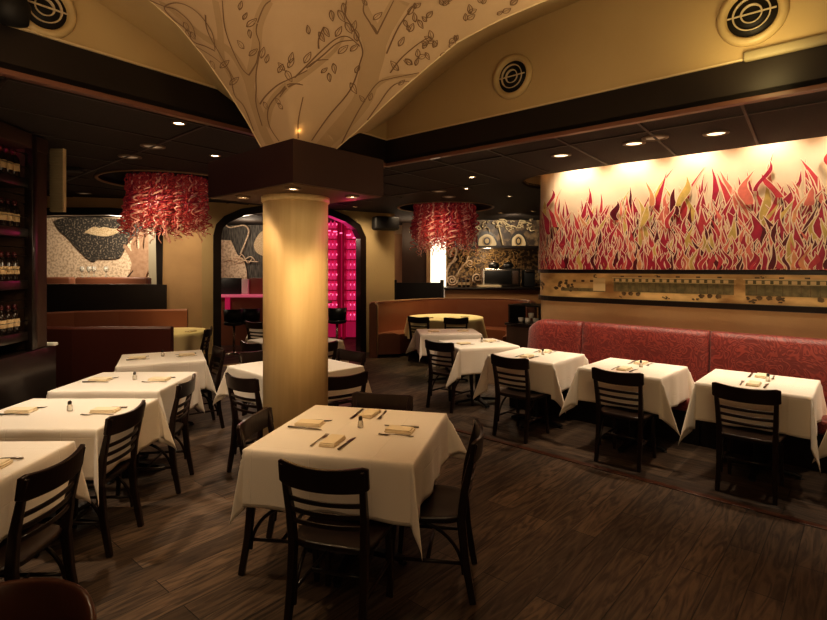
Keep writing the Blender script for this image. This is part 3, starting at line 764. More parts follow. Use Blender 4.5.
def make_cloth(ax, ay, o_, c, ang, label, seed, m='cloth', grp='cream linen tablecloths', fold=.5, drop=1.0, swing=None, foldk=None):
    rnd = random.Random(seed)
    def coords(a): 
        inner = [-a+.02+(2*a-.04)*i/14 for i in range(15)]
        e = [.0, .006, .014, .03]+[.03+(o_-.03)*i/13 for i in range(1, 14)]
        return [-(a+x) for x in e[::-1]]+[-a+.008]+inner+[a-.008]+[a+x for x in e]
    U, V = coords(ax), coords(ay); nu, nv = len(U), len(V); vs_ = []; uv = []
    ph = [rnd.uniform(0, 6) for _ in range(8)]; sw = {}
    for i, k in enumerate([(-1, -1), (-1, 1), (1, -1), (1, 1)]): sw[k] = (swing or {}).get(k, rnd.choice([-1, 1])*rnd.uniform(.25, .75))
    fo = {k: (foldk or {}).get(k, fold*rnd.uniform(.85, 1.15)) for k in sw}
    hang = {k: rnd.uniform(.92, 1.04)*drop for k in sw}
    def fl_(d): return .004+.012*min(1, d/.02)+.045*d
    for u in U:
        for v in V:
            su = 1 if u > 0 else -1; sv = 1 if v > 0 else -1
            du = max(0, abs(u)-ax); dv = max(0, abs(v)-ay); x = max(-ax, min(ax, u)); y = max(-ay, min(ay, v)); z = 0
            if du > 0 and dv > 0:
                k = (su, sv); r = math.hypot(du, dv); r2 = min(r, o_*1.41)*hang[k] if r > o_*.3 else r
                th = math.atan2(dv, du); s2 = math.sin(2*th)
                d1 = Vector((su*math.cos(th), sv*math.sin(th)))*fl_(r)
                thp = math.radians(62 if sw[k] > 0 else 28); w_ = max(.05, 1-abs(sw[k])*1.3)
                da = Vector((su*w_, sv)).normalized() if sw[k] > 0 else Vector((su, sv*w_)).normalized()
                s2 = math.sin(PI/2*th/thp) if th < thp else math.cos(PI/2*(th-thp)/(PI/2-thp)); s2 = max(0, s2)
                hz = r*(fo[k]*.72*(s2**1.15)+.02*math.sin(9*th+ph[0])*s2)*min(1, r/.1+.25)
                # gather: the loose cloth tucks back a little on both sides of the fold
                x += d1.x+da.x*hz; y += d1.y+da.y*hz
                tuck = .10*r*math.sin(4*th)**2
                x -= su*tuck; y -= sv*tuck
                hh = min(r*.97, math.hypot(d1.x+da.x*hz, d1.y+da.y*hz)); z = -math.sqrt(max(0, r2*r2-hh*hh))
            elif du > 0 or dv > 0:
                d = du or dv; q = (v/ay) if du else (u/ax); i = (0 if su > 0 else 1) if du else (2 if sv > 0 else 3)
                win_ = (1-q*q); wv = win_*(d/o_)*(.016*math.sin(q*4.5+ph[i])+.012*math.sin(q*10+ph[i+4])) 
                off = fl_(d)+wv-.02*win_*(d/o_)
                if du: x += su*off
                else: y += sv*off
                z = -math.sqrt(max(0, d*d-min(d, fl_(d)*.7)**2))
            else:
                z = .0006*math.sin(u*9+ph[0])*math.sin(v*8+ph[1])
            vs_.append((x, y, ZT+.004+z)); uv.append((u+.001*0+ax*0+.0825, v+.0825))
    fs_ = [(i*nv+j, (i+1)*nv+j, (i+1)*nv+j+1, i*nv+j+1) for i in range(nu-1) for j in range(nv-1)]
    mb = MB(); mb.add(vs_, fs_, True); ob = mb.build('tablecloth', M[m], loc=(c[0], c[1], 0), rz=ang)
    uvl = ob.data.uv_layers.new(name='UVMap')
    for lp in ob.data.loops: uvl.data[lp.index].uv = uv[lp.vertex_index]
    sol = ob.modifiers.new('s', 'SOLIDIFY'); sol.thickness = .003; sol.offset = -1
    return tag(ob, label, 'tablecloth', grp)

# place-setting prototypes (each thing at table height)
def make_napkin():
    o = thing('napkin', (0, 0, 0), 0, '', 'napkin', 'folded cream napkins')
    mb = MB(); mb.box((0, 0, .005), (.165, .092, .009), bev=.004)
    mb.box((.002, .001, .0125), (.160, .088, .007), bev=.003); mb.build('fold', M['napkin'], o)
    mb = MB(); mb.box((-.002, 0, .0185), (.150, .084, .006), bev=.0028); mb.build('top_fold', M['napkin'], o)
    return o
def make_knife():
    o = thing('table_knife', (0, 0, 0), 0, '', 'knife', 'steel table knives')
    mb = MB(); mb.tube([(-.10, 0, .007), (-.095, 0, .007), (-.05, 0, .007), (0, 0, .007), (.015, 0, .006)], [.004, .008, .0075, .006, .004], 8, ry=.7); mb.build('handle', M['darksteel'], o)
    mb = MB(); mb.bar([(.012, 0, .005), (.03, .003, .005), (.08, .003, .004), (.105, 0, .003), (.118, -.003, .003)], [.010, .019, .020, .014, .003], .0016, side=(0, 1, 0)); mb.build('blade', M['darksteel'], o)
    return o
def make_fork():
    o = thing('table_fork', (0, 0, 0), 0, '', 'fork', 'steel table forks')
    mb = MB(); mb.bar([(-.10, 0, .004), (-.08, 0, .004), (-.02, 0, .007), (.03, 0, .008), (.05, 0, .005), (.066, 0, .004)], [.010, .013, .006, .006, .018, .024], .002, side=(0, 1, 0)); mb.build('handle', M['darksteel'], o)
    for k in range(4):
        mb = MB(); y = -.0096+k*.0064; mb.bar([(.064, y, .004), (.085, y, .004), (.105, y, .008)], [.0035, .003, .0018], .002, side=(0, 1, 0)); mb.build('tine', M['darksteel'], o)
    return o
def make_shaker():
    o = thing('pepper_shaker', (0, 0, 0), 0, '', 'shaker', 'small glass pepper shakers')
    mb = MB(); mb.lathe([(.016, 0), (.018, .004), (.017, .03), (.012, .042), (.010, .046)], n=16); mb.build('body', M['glass'], o)
    mb = MB(); mb.lathe([(.011, .044), (.012, .048), (.012, .06), (.007, .068), (.001, .069)], n=16); mb.build('cap', M['pepper'], o)
    return o
napkin, knife, fork, shaker = make_napkin(), make_knife(), make_fork(), make_shaker()
ZS = ZT+.0055
def setting(c, ang, side, dist, who, tilt=0, swap=0, simple=False):
    """side: local angle (deg) of the diner seen from the table centre"""
    a = ang+math.radians(side); d = Vector((math.cos(a), math.sin(a))); r = Vector((d.y*-1, d.x))   # r: the diner's left... tangent
    p = Vector(c)+d*dist
    th = a+PI/2+math.radians(tilt)
    long_ = a+math.radians(tilt) if swap else a+math.radians(tilt)
    place(napkin, (p.x, p.y, ZS), long_, 'cream napkin '+who)
    k = p+r*.085; place(knife, (k.x, k.y, ZS), a+PI+math.radians(tilt*.6), 'knife '+who)
    f = p-r*.085; place(fork, (f.x, f.y, ZS), a+PI+math.radians(tilt*.3+3), 'fork '+who)
def shake(c, ang, off, who):
    p = Vector(c)+Vector((math.cos(ang)*off[0]-math.sin(ang)*off[1], math.sin(ang)*off[0]+math.cos(ang)*off[1]))
    place(shaker, (p.x, p.y, ZS), 0, 'glass shaker '+who)
R_ = math.radians
# central table
cC, aC = (-.345, 3.13), R_(-13.5)
make_table(.455, 'square table in the middle, in front of the gold column, under a long cloth', cC, aC)
make_cloth(.455, .455, .30, cC, aC, 'cream tablecloth on the large central table in front of the gold column', 3, swing={(1, -1): .35, (-1, -1): -.7, (1, 1): -.3, (-1, 1): .3}, foldk={(-1, -1): .16})
setting(cC, aC, 178, .30, 'at the left of the central table', 4)
setting(cC, aC, 262, .27, 'at the front of the central table', 6)
setting(cC, aC, 2, .27, 'at the right of the central table', -6)
setting(cC, aC, 92, .30, 'at the far side of the central table', -8)
shake(cC, aC, (.02, .03), 'in the middle of the central table')
# left row
LR = [((-2.33, 2.53), 1, .44, .37, 'the nearest left row table', 'nearest'),
      ((-2.345, 3.50), 0, .45, .36, 'the second left row table', 'second'),
      ((-2.43, 4.48), 1, .42, .365, 'the third left row table', 'third')]
for i, (c, an, ax, ay, who, w) in enumerate(LR):
    a = R_(an)
    make_table(.36, 'pedestal table under the cloth, '+w+' of the left row', c, a)
    make_cloth(ax, ay, .30, c, a, 'cream tablecloth on '+who, 20+i, fold=.36)
    setting(c, a, 0, ax-.16, 'on the right of '+who, 5-4*i); setting(c, a, 180, ax-.18, 'on the left of '+who, 2)
    shake(c, a, (.04, .02), 'on '+who)
c = (-2.70, 5.65); a = R_(25)
make_table(.36, 'pedestal table under the tilted cloth near the maroon booth', c, a)
make_cloth(.40, .375, .30, c, a, 'cream tablecloth on the tilted table in front of the maroon booth', 31, fold=.42)
setting(c, a, 0, .24, 'on the right of the tilted table by the maroon booth', 0); setting(c, a, 180, .24, 'on the left of the tilted table by the maroon booth', 0)
shake(c, a, (0, .05), 'on the tilted table by the maroon booth')
# behind the column
MR = [((-1.16, 5.16), 45, .462, 'the table directly behind the gold column'), ((-1.58, 7.02), 45, .44, 'the second table behind the gold column'), ((-2.22, 9.2), 45, .42, 'the farthest table behind the gold column')]
for i, (c, an, ax, who) in enumerate(MR):
    a = R_(an); make_table(ax-.02, 'pedestal table hidden under the cloth of '+who, c, a)
    make_cloth(ax, ax, .29, c, a, 'cream tablecloth on '+who, 40+i, fold=.42)
c = MR[0][0]; setting(c, R_(45), 270, .28, 'right of the column on the table behind it', 0)
# right rows
RR = [((.82, 6.72), 17, .385, .36, 'the table left of the red banquette end', 'table in front of the dark service station'),
      ((1.36, 5.82), -41, .375, .37, 'the leftmost table of the red banquette', 'leftmost banquette table'),
      ((2.13, 5.10), -43, .37, .37, 'the middle table of the red banquette', 'middle banquette table'),
      ((2.925, 4.46), -41, .385, .38, 'the right hand table of the red banquette', 'right hand banquette table'),
      ((3.66, 3.86), -42, .37, .37, 'the table cut off by the right picture edge', 'banquette table beyond the right picture edge')]
for i, (c, an, ax, ay, who, w) in enumerate(RR):
    a = R_(an); make_table(.35, 'pedestal of the '+w+', dark below the cloth', c, a)
    make_cloth(ax, ay, .315, c, a, 'cream tablecloth on '+who, 60+i*3, fold=.6, drop=1.2)
    if i < 4:
        setting(c, a, 90 if i else 20, .22, 'on the banquette side of '+who if i else 'on the right of '+who, 0); setting(c, a, 270 if i else 190, .21, 'on the aisle side of '+who if i else 'on the left of '+who, 0)
        shake(c, a, (.07, .02), 'on '+who)
c = (.52, 7.95); a = R_(4)
make_table(.33, 'pedestal table between the curved booth and the red banquette', c, a)
make_cloth(.44, .34, .31, c, a, 'pinkish lit tablecloth on the table in front of the curved booth', 80, fold=.5)
# round table in the curved booth, small round one in the left booth
def round_cloth(c, r, o_, label, m, waves=11):
    mb = MB(); vs_ = [(0, 0, ZT+.004)]; n_ = 96; rings = [r*.5, r*.9, r-.01, r+.002, r+.012]+[r+.012+(o_)*i/8 for i in range(1, 9)]
    for rr in rings:
        for j in range(n_):
            th = 2*PI*j/n_; d = max(0, rr-r)
            hz = min(rr, r)+min(d, .015)+d*(.12+.14*math.sin(waves*th+1.3*math.sin(3*th))); z = ZT+.004-max(0, d-.008)*.97
            vs_.append((hz*math.cos(th), hz*math.sin(th), z))
    fs_ = [(0, 1+j, 1+(j+1) % n_) for j in range(n_)]
    for i in range(len(rings)-1): fs_ += [(1+i*n_+j, 1+(i+1)*n_+j, 1+(i+1)*n_+(j+1) % n_, 1+i*n_+(j+1) % n_) for j in range(n_)]
    mb.add(vs_, fs_, True); return tag(mb.build('tablecloth', M[m], loc=(c[0], c[1], 0)), label, 'tablecloth', 'cream linen tablecloths')
make_table(.70, 'round table inside the curved brown booth', (.62, 10.3), 0, 'round')
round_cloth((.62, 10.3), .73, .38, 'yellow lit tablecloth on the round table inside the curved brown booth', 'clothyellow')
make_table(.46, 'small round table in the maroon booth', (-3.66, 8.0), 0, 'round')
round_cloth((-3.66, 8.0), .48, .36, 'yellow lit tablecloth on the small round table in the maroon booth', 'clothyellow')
for i, (x, y, w) in enumerate([(.30, 10.1, 'left'), (.70, 10.0, 'middle'), (1.0, 10.2, 'right')]):
    place(napkin, (x, y, ZS), .2*i, 'tiny cream napkin at the %s of the round booth table' % w)
for i, (x, y, w) in enumerate([(.3, 7.9, 'left'), (.75, 7.95, 'right')]):
    place(napkin, (x, y, ZS), .1, 'cream napkin at the %s of the pinkish lit table' % w)
place(napkin, (-3.35, 7.9, ZS), 1.2, 'cream napkin on the small yellow lit table of the maroon booth')

# ---------------------------------------------------------------- left booth (maroon)
def wallrun(mb, pts, th, z0, z1, inward=1, roll=0):
    """extruded polyline wall with thickness"""
    pts = [Vector(p) for p in pts]; n_ = len(pts); A_, B_ = [], []
    for i, p in enumerate(pts):
        t = (pts[min(i+1, n_-1)]-pts[max(i-1, 0)]).normalized(); nn_ = Vector((-t.y, t.x))*inward
        A_.append(p); B_.append(p+nn_*th)
    vs_ = []
    for a, b in zip(A_, B_):
        m_ = (a+b)/2
        vs_ += [(a.x, a.y, z0), (a.x, a.y, z1-roll), (a.x*.75+b.x*.25, a.y*.75+b.y*.25, z1-roll*.2), (a.x*.25+b.x*.75, a.y*.25+b.y*.75, z1-roll*.2), (b.x, b.y, z1-roll), (b.x, b.y, z0)]
    fs_ = [(6*i+j, 6*i+(j+1) % 6, 6*i+6+(j+1) % 6, 6*i+6+j) for i in range(n_-1) for j in range(6)]+[tuple(range(6)), tuple(6*(n_-1)+j for j in range(6))]
    mb.add(vs_, fs_, False)
bo = thing('booth', (-4.2, 7.2, 0), 0, 'dark maroon leather booth with tall back panel at left, behind the left row', 'booth')
def rel(pts, o): return [(p[0]-o.location.x, p[1]-o.location.y) for p in pts]
front = [(-3.02, 6.52), (-3.6, 6.50), (-4.2, 6.45), (-4.75, 6.5)]
side = [(-4.75, 6.5), (-5.3, 6.8), (-5.75, 7.3), (-5.75, 7.75)]
far = [(-5.75, 7.75), (-5.3, 8.2), (-4.7, 8.42), (-4.2, 8.5), (-3.70, 8.62)]
bz = 1.0
mb = MB(); wallrun(mb, rel(front, bo), .10, 0, .995, -1, .03); mb.build('back_panel', M['maroon'], bo)
mb = MB(); wallrun(mb, rel(side, bo), .10, 0, 1.03, -1, .03); mb.build('back_panel', M['maroon'], bo)
mb = MB(); wallrun(mb, rel(far, bo), .10, 0, 1.06, -1, .03); mb.build('back_panel', M['leather'], bo)  # browner leather puts the lit look of the far back into its colour
mb = MB(); wallrun(mb, rel([(-3.1, 6.64), (-3.6, 6.62), (-4.6, 6.64), (-5.3, 7.1), (-5.45, 7.6), (-4.9, 8.05), (-3.8, 8.45)], bo), .45, .05, .46, -1, .04)
mb.build('seat', M['maroon'], bo)
# half wall behind
W1a, W1b, W1c = Vector((-7.5, 7.75)), Vector((-3.62, 8.98)), Vector((-.40, 11.05))
d1 = (W1b-W1a).normalized(); n1 = Vector((-d1.y, d1.x)); d2 = (W1c-W1b).normalized(); n2 = Vector((-d2.y, d2.x))
WL = 0
def at_wall(x, y, a, d): return onplane(x, y, a, d)
def wallwith(name, a, d, L_, holes, z1, th, m, n_):
    """wall in its own plane with arched openings; holes: lists of (u,z)"""
    cu = bpy.data.curves.new(name, 'CURVE'); cu.dimensions = '2D'; cu.fill_mode = 'BOTH'; cu.extrude = th/2
    for pts in [[(0, 0), (L_, 0), (L_, z1), (0, z1)]]+holes:
        sp_ = cu.splines.new('POLY'); sp_.points.add(len(pts)-1); sp_.use_cyclic_u = True
        for i, p in enumerate(pts): sp_.points[i].co = (p[0], p[1], 0, 1)
    tmp = bpy.data.objects.new('tmpc', cu); C.objects.link(tmp); bpy.context.view_layer.update()
    me = bpy.data.meshes.new_from_object(tmp.evaluated_get(bpy.context.evaluated_depsgraph_get())); bpy.data.objects.remove(tmp)
    me.materials.clear(); me.materials.append(m)
    o = bpy.data.objects.new(name, me); C.objects.link(o)
    X = Vector((d.x, d.y, 0)); Z = Vector((0, 0, 1)); N = X.cross(Z)
    mt = Matrix((X, Z, N)).transposed().to_4x4(); mt.translation = Vector((a.x, a.y, 0)) + Vector((n_.x, n_.y, 0))*th/2
    o.matrix_world = mt; return S(o)
def uz(x, y, a, d):
    p = onplane(x, y, a, d); return ((Vector((p.x, p.y))-a).dot(d), p.z)
L1w = (W1b-W1a).length; L2w = (W1c-W1b).length
h1 = [uz(x, y, W1a, d1) for x, y in [(-40, 287), (160, 287), (160, 226), (155, 219), (146, 214), (110, 211), (60, 211), (0, 213), (-40, 217)]]
h2 = [uz(x, y, W1b, d2) for x, y in [(216.5, 338), (216.5, 236), (219, 226), (226, 219), (242, 212), (264, 208.5), (297, 208), (330, 212), (347, 219), (358, 227), (363, 238), (363, 338)]]
h2[0] = (h2[0][0], .005); h2[-1] = (h2[-1][0], .005)
wallwith('wall_back_left', W1a, d1, L1w, [h1], CZ, .14, M['tan'], n1)
wallwith('wall_bar', W1b, d2, L2w, [h2], CZ, .14, M['wallpaper'], n2)
def frame(name, loop, a, d, n_, w, m, closed=True, dep=.10):
    mb = MB(); k = len(loop); L3_ = [Vector((a.x+d.x*u-n_.x*.0, a.y+d.y*u-n_.y*.0, z)) for u, z in loop]
    cu_ = sum((Vector((u, z)) for u, z in loop), Vector((0, 0)))/k
    inner, outer_ = [], []
    for i in range(k):
        p = Vector(loop[i]); q0 = Vector(loop[(i-1) % k]); q1 = Vector(loop[(i+1) % k])
        if not closed and i == 0: t = (q1-p).normalized()
        elif not closed and i == k-1: t = (p-q0).normalized()
        else: t = ((p-q0).normalized()+(q1-p).normalized()).normalized()
        nn_ = Vector((-t.y, t.x)); 
        if nn_.dot(p-cu_) < 0: nn_ = -nn_
        inner.append(p-nn_*w*.55); outer_.append(p+nn_*w*.45)
    vs_ = []
    for i_, o_ in zip(inner, outer_):
        for q, dd in ((i_, -.03), (o_, -.03), (o_, dep), (i_, dep)):
            vs_.append((a.x+d.x*q.x+n_.x*dd, a.y+d.y*q.x+n_.y*dd, q.y))
    rng = range(k) if closed else range(k-1)
    fs_ = [(4*i+j, 4*i+(j+1) % 4, 4*((i+1) % k)+(j+1) % 4, 4*((i+1) % k)+j) for i in rng for j in range(4)]
    mb.add(vs_, fs_); return S(mb.build(name, m))
frame('window_1', h1, W1a, d1, n1, .12, M['darktrim'], dep=.16)
frame('door_1', h2, W1b, d2, n2, .13, M['darktrim'], closed=False, dep=.18)
# black half wall panel between booth and window
p_a = onplane(30, 287, W1a, d1); p_b = onplane(167, 284, W1a, d1)
mb = MB(); A2_ = Vector((p_a.x, p_a.y))-n1*.06; B2_ = Vector((p_b.x, p_b.y))-n1*.06
mb.prism([A2_-d1*1.5, B2_, B2_+n1*.05, A2_-d1*1.5+n1*.05], .0, 1.44); S(mb.build('trim_23', M['fascia']))
# pale reveal right of the window
q0 = onplane(163, 225, W1a, d1); q1 = onplane(169.5, 225, W1a, d1)

# ---- the mosaic picture behind the window
YA = 11.6
art = thing('mosaic_mural', (-6.7, YA, 0), 0, 'cream and slate mosaic of a face with an open hand, seen through the left opening', 'mural')
def artpatch(mb, pts, Y, org):
    L3_ = [Q(max(x, -15), y, Y) for x, y in pts]
    for p_ in L3_: p_.z = min(p_.z, CZ-.02)
    c_ = sum(L3_, Vector())/len(L3_)
    vs_ = [(p.x-org.location.x, p.y-org.location.y, p.z) for p in L3_]; n_ = len(vs_)
    vs_ += [(v[0], v[1]+.012, v[2]) for v in vs_]
    mb.add(vs_, [tuple(range(n_)), tuple(range(2*n_-1, n_-1, -1))]+[(i, (i+1) % n_, n_+(i+1) % n_, n_+i) for i in range(n_)])
def ap(name, pts, Y, m, org, sm=True):
    mb = MB(); pp = smooth_pts(pts+[pts[0]], 4)[:-1] if sm else pts; artpatch(mb, pp, Y, org); return mb.build(name, m, org)
ap('stone_ground', [(-60, 190), (175, 190), (175, 320), (-60, 320)], YA+.05, M['stone'], art, False)
def Z3(l): return [(40+x/4.43, 180+y/4.43) for x, y in l]
ap('slate_face', Z3([(62, 182), (110, 168), (230, 165), (350, 172), (400, 180), (440, 195), (470, 205), (430, 245), (390, 275), (372, 310), (350, 345), (300, 352), (255, 352), (235, 362), (205, 345), (160, 300), (120, 255), (85, 225)]), YA, M['slate'], art)
ap('mosaic_lips', Z3([(195, 232), (235, 207), (262, 212), (285, 208), (320, 215), (352, 210), (395, 178), (370, 215), (330, 240), (290, 250), (240, 244)]), YA-.03, M['lips'], art)
ap('open_hand', Z3([(380, 440), (398, 405), (405, 370), (395, 340), (372, 300), (370, 285), (382, 290), (405, 318), (402, 290), (412, 255), (424, 252), (428, 300), (440, 300), (438, 235), (448, 220), (460, 235), (455, 295), (462, 300), (466, 215), (480, 210), (490, 240), (492, 330), (490, 380), (470, 420), (468, 445), (420, 450)]), YA-.035, M['hand'], art)
ap('hand_outline', Z3([(376, 440), (410, 400), (414, 402), (384, 440)]), YA-.04, M['darkbrown'], art, False)
ap('grey_column', [(148.5, 222), (161, 218), (161, 290), (148.5, 290)], YA-.6, M['sleeve'], art, False)
for x0, x1, who in ((-20, 70, 'left'), (74.5, 147, 'right')):
    p = Q(x0, 278, 10.2); q = Q(x1, 278, 10.2)
    o = thing('booth', ((p.x+q.x)/2, 10.2, 0), 0, 'rust leather booth back beyond the left opening, %s one' % who, 'booth', 'rust booths beyond the left opening')
    mb = MB(); mb.box((0, .1, .78), (q.x-p.x, .2, 1.52), bev=.04); mb.build('backrest', M['rust'], o)
    mb = MB(); mb.box((0, -.25, .25), (q.x-p.x, .5, .45), bev=.04); mb.build('seat', M['rust'], o)
# wine glasses on the ledge
def glass_thing():
    o = thing('wine_glass', (0, 0, 0), 0, '', 'glass', 'clear wine glasses on the far booth ledge')
    mb = MB(); mb.lathe([(.035, 0), (.035, .004), (.005, .01), (.005, .09)], n=14); mb.build('stem', M['glass'], o)
    mb = MB(); mb.lathe([(.005, .09), (.035, .12), (.042, .16), (.034, .21), (.032, .21), (.040, .16), (.033, .122), (.001, .095)], n=14); mb.build('bowl', M['glass'], o)
    return o
wg = glass_thing()
for x in (82, 89, 94, 106):
    p = Q(x, 278, 10.3); place(wg, (p.x, 10.3, 1.54), 0, 'clear wine glass standing on the ledge before the left mosaic')

# ---- bar room behind the arch
YB = 13.6
ba = thing('mosaic_mural', (-4.2, YB, 0), 0, 'grey streaked panel with cream squiggle and stone shapes behind the bar', 'mural')
ap('streaked_ground', [(200, 195), (300, 195), (300, 334), (200, 334)], YB+.05, M['curtain'], ba, False)
def Z4(l): return [(210+x/4.77, 200+y/4.77) for x, y in l]
ap('stone_head', Z4([(-30, 400), (-30, 190), (60, 190), (100, 192), (130, 260), (160, 280), (175, 340), (178, 400)]), YB-.02, M['stone'], ba, False)
ap('stone_disc', Z4([(270, 135), (235, 160), (210, 205), (215, 240), (240, 262), (290, 275), (330, 220), (320, 150)]), YB-.02, M['lips'], ba)
mb = MB()
def sq(l, w): 
    pp = smooth_pts(Z4(l), 5); mb.tube([Vector((q.x-ba.location.x, q.y-ba.location.y, q.z)) for q in [Q(x, y, YB-.04) for x, y in pp]], w, 6)
sq([(65, 105), (90, 130), (130, 125), (165, 122), (185, 150), (165, 210), (145, 260)], .022)
for l in ([(100, 300), (130, 275), (170, 290), (230, 295)], [(95, 275), (140, 300), (190, 270), (215, 290)], [(120, 310), (150, 260), (180, 300), (200, 280)], [(70, 290), (110, 285), (150, 300)]): sq(l, .015)
mb.build('squiggle', M['stone'], ba)
# bar counter
p0 = Q(205, 296, 11.6); p1 = Q(320, 296, 11.6)
bc = thing('bar_counter', ((p0.x+p1.x)/2, 11.6, 0), 0, 'bar counter with pink glowing top seen through the arch', 'counter')
w_ = p1.x-p0.x
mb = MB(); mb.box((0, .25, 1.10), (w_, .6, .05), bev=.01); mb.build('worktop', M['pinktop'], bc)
mb = MB(); mb.box((0, .3, .53), (w_-.1, .45, 1.06)); mb.build('front_panel', M['rust'], bc)
mb = MB(); p = Q(226, 300, 11.55); mb.box((p.x-bc.location.x, .05, .80), (.10, .06, .55)); mb.build('light_strip', M['pinkglow'], bc)
for x0, x1, y0, y1, m_, nm, lb in ((221, 242, 278, 287, 'black', 'cash_register', 'black low box standing on the bar counter at left'), (243, 250, 279, 289, 'white', 'menu_holder', 'small white block standing on the bar counter'), (250, 268, 278, 290, 'rust', 'booth_end', 'rust leather seat end behind the bar counter')):
    a_, b_ = Q(x0, y1, 12.0), Q(x1, y0, 12.0); mb = MB(); mb.box(((b_.x-a_.x)/2*0, 0, (b_.z-1.125)/2), (b_.x-a_.x, .12, max(.04, b_.z-1.125)), bev=.012)
    ob = mb.build(nm, M[m_], loc=((a_.x+b_.x)/2, 11.95 if nm != 'booth_end' else 12.0, 1.126)); tag(ob, lb, nm.split('_')[0] if nm != 'cash_register' else 'box')
def stool():
    o = thing('bar_stool', (0, 0, 0), 0, '', 'stool', 'dark bar stools under the arch')
    mb = MB(); mb.lathe([(.20, 0), (.205, .012), (.06, .03), (.03, .05)], n=24); mb.build('base', M['steel'], o)
    mb = MB(); mb.lathe([(.024, .03), (.024, .58)], n=14); mb.build('post', M['steel'], o)
    mb = MB(); mb.lathe([(.14, .57), (.19, .59), (.2, .63), (.17, .66), (.001, .665)], n=24); mb.build('seat', M['black'], o)
    mb = MB(); vs_ = []
    for i in range(13):
        a = math.radians(200+140*i/12)
        for r, z in ((.19, .66), (.21, .90), (.185, .90), (.17, .66)): vs_.append((r*math.cos(a), r*math.sin(a), z))
    mb.add(vs_, [(i*4+j, i*4+(j+1) % 4, i*4+4+(j+1) % 4, i*4+4+j) for i in range(12) for j in range(4)]+[(0, 1, 2, 3), (51, 50, 49, 48)], True); mb.build('backrest', M['black'], o)
    return o
st = stool()
for x, Y, lb in ((234, 10.55, 'left one of the dark bar stools under the arch left of the column'), (251, 10.75, 'right one of the dark bar stools under the arch left of the column'), (337, 10.9, 'dark bar stool in front of the glowing red wine wall')):
    p = Q(x, 300, Y); place(st, (p.x, Y, 0), .2, lb)
# red wine display wall
YW = 12.6
p0, p1 = Q(318, 300, YW), Q(368, 300, YW)
wd = thing('wine_display', ((p0.x+p1.x)/2, YW, 0), 0, 'glowing magenta wine display wall right of the gold column', 'wine display'); ww = p1.x-p0.x
mb = MB(); mb.box((0, .25, 1.43), (ww, .04, 2.8)); mb.build('back_panel', M['pinkglow'], wd)
for x in (-.58*ww/1.2, -.10, .02, ww/2-.03):
    mb = MB(); mb.box((x, .06, 1.43), (.045, .34, 2.8)); mb.build('upright', M['redbar'], wd)
zs = [.45+.245*i for i in range(10)]
for z in zs:
    for xa, xb in ((-.55, -.14), (.06, ww/2-.06)):
        mb = MB(); mb.box(((xa+xb)/2, .08, z), (xb-xa, .24, .022)); mb.build('shelf', M['redbar'], wd)
        mb = MB(); mb.box(((xa+xb)/2, .20, z+.13), (xb-xa-.04, .02, .04)); mb.build('light_strip', M['pinkstrong'], wd)
for i in range(7):
    a = i/6; mb = MB(); mb.box((-.5+.95*a, -.02, 2.62-.25*a*a), (.10, .02, .03), bev=.005, rz=0); mb.build('light_strip', M['pinkstrong'], wd)
bt = MB(); bt.lathe([(.036, 0), (.038, .01), (.038, .13), (.014, .17), (.013, .215), (.001, .216)], n=10)
bproto = None
for z in zs:
    for x in (-.48, -.39, -.30, -.21, .13, .22, .31, .40):
        loc = (wd.location.x+x, YW+.06, z+.012)
        if bproto is None: bproto = bt.build('wine_bottle', M['bottlered'], loc=loc); ob = bproto
        else: ob = bproto.copy(); C.objects.link(ob); ob.location = loc
        tag(ob, 'red lit bottle on the shelves of the glowing magenta wine wall', 'bottle', 'bottles in the magenta wine wall')
# diagonal rail and high round table by the wine wall
ht = thing('bar_table', (-1.95, 10.6, 0), 0, 'high round bar table with pinkish top right of the column', 'table')
mb = MB(); mb.lathe([(.30, 1.02), (.31, 1.03), (.30, 1.05)], n=24); mb.build('tabletop', M['rust'], ht)
mb = MB(); mb.lathe([(.20, 0), (.2, .02), (.03, .04), (.03, 1.02)], n=16); mb.build('pedestal', M['steel'], ht)

# ---- wall speaker
p = Q(385.5, 223.5, 10.4)
sp = thing('wall_speaker', tuple(p), math.radians(20), 'black loudspeaker mounted high on the wall right of the bar arch', 'speaker')
mb = MB(); mb.box((0, 0, 0), (.52, .26, .27), bev=.05); spc = mb.build('cabinet', M['speaker'], sp)
mb = MB(); mb.box((0, -.135, 0), (.46, .02, .22), bev=.008); mb.build('grille', M['black'], spc)
mb = MB(); mb.box((0, .22, .0), (.08, .24, .06)); mb.build('bracket', M['black'], sp)

# ---------------------------------------------------------------- corridor strips, kitchen pass
def upright(name, x0, x1, z0, z1, Y, m, th=.1):
    a_, b_ = Q(x0, 268, Y), Q(x1, 268, Y); mb = MB(); mb.box(((a_.x+b_.x)/2, Y+th/2, (z0+z1)/2), (b_.x-a_.x, th, z1-z0)); return S(mb.build(name, M[m]))
upright('wall_corridor', 376, 404, 0, 2.6, 13.6, 'tan'); upright('wall_dark_panel', 402, 428.5, 0, 2.86, 13.2, 'darkbrown')
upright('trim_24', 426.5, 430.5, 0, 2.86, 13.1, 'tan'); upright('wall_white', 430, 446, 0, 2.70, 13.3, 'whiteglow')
upright('wall_corridor_top', 380, 446, 2.5, 2.86, 13.9, 'cream')
YK = 12.3
# counter
xk0, xk1 = Q(444, 290, YK).x, Q(600, 290, YK).x
kc = thing('pass_counter', ((xk0+xk1)/2, YK, 0), 0, 'dark topped kitchen counter with honey wood front behind the curved booth', 'counter')
mb = MB(); mb.box((0, .35, 1.24), (xk1-xk0, .8, .05), bev=.01); mb.build('worktop', M['darktrim'], kc)
mb = MB(); mb.box((0, .40, .61), (xk1-xk0-.05, .6, 1.21)); mb.build('front_panel', M['counterwood'], kc)
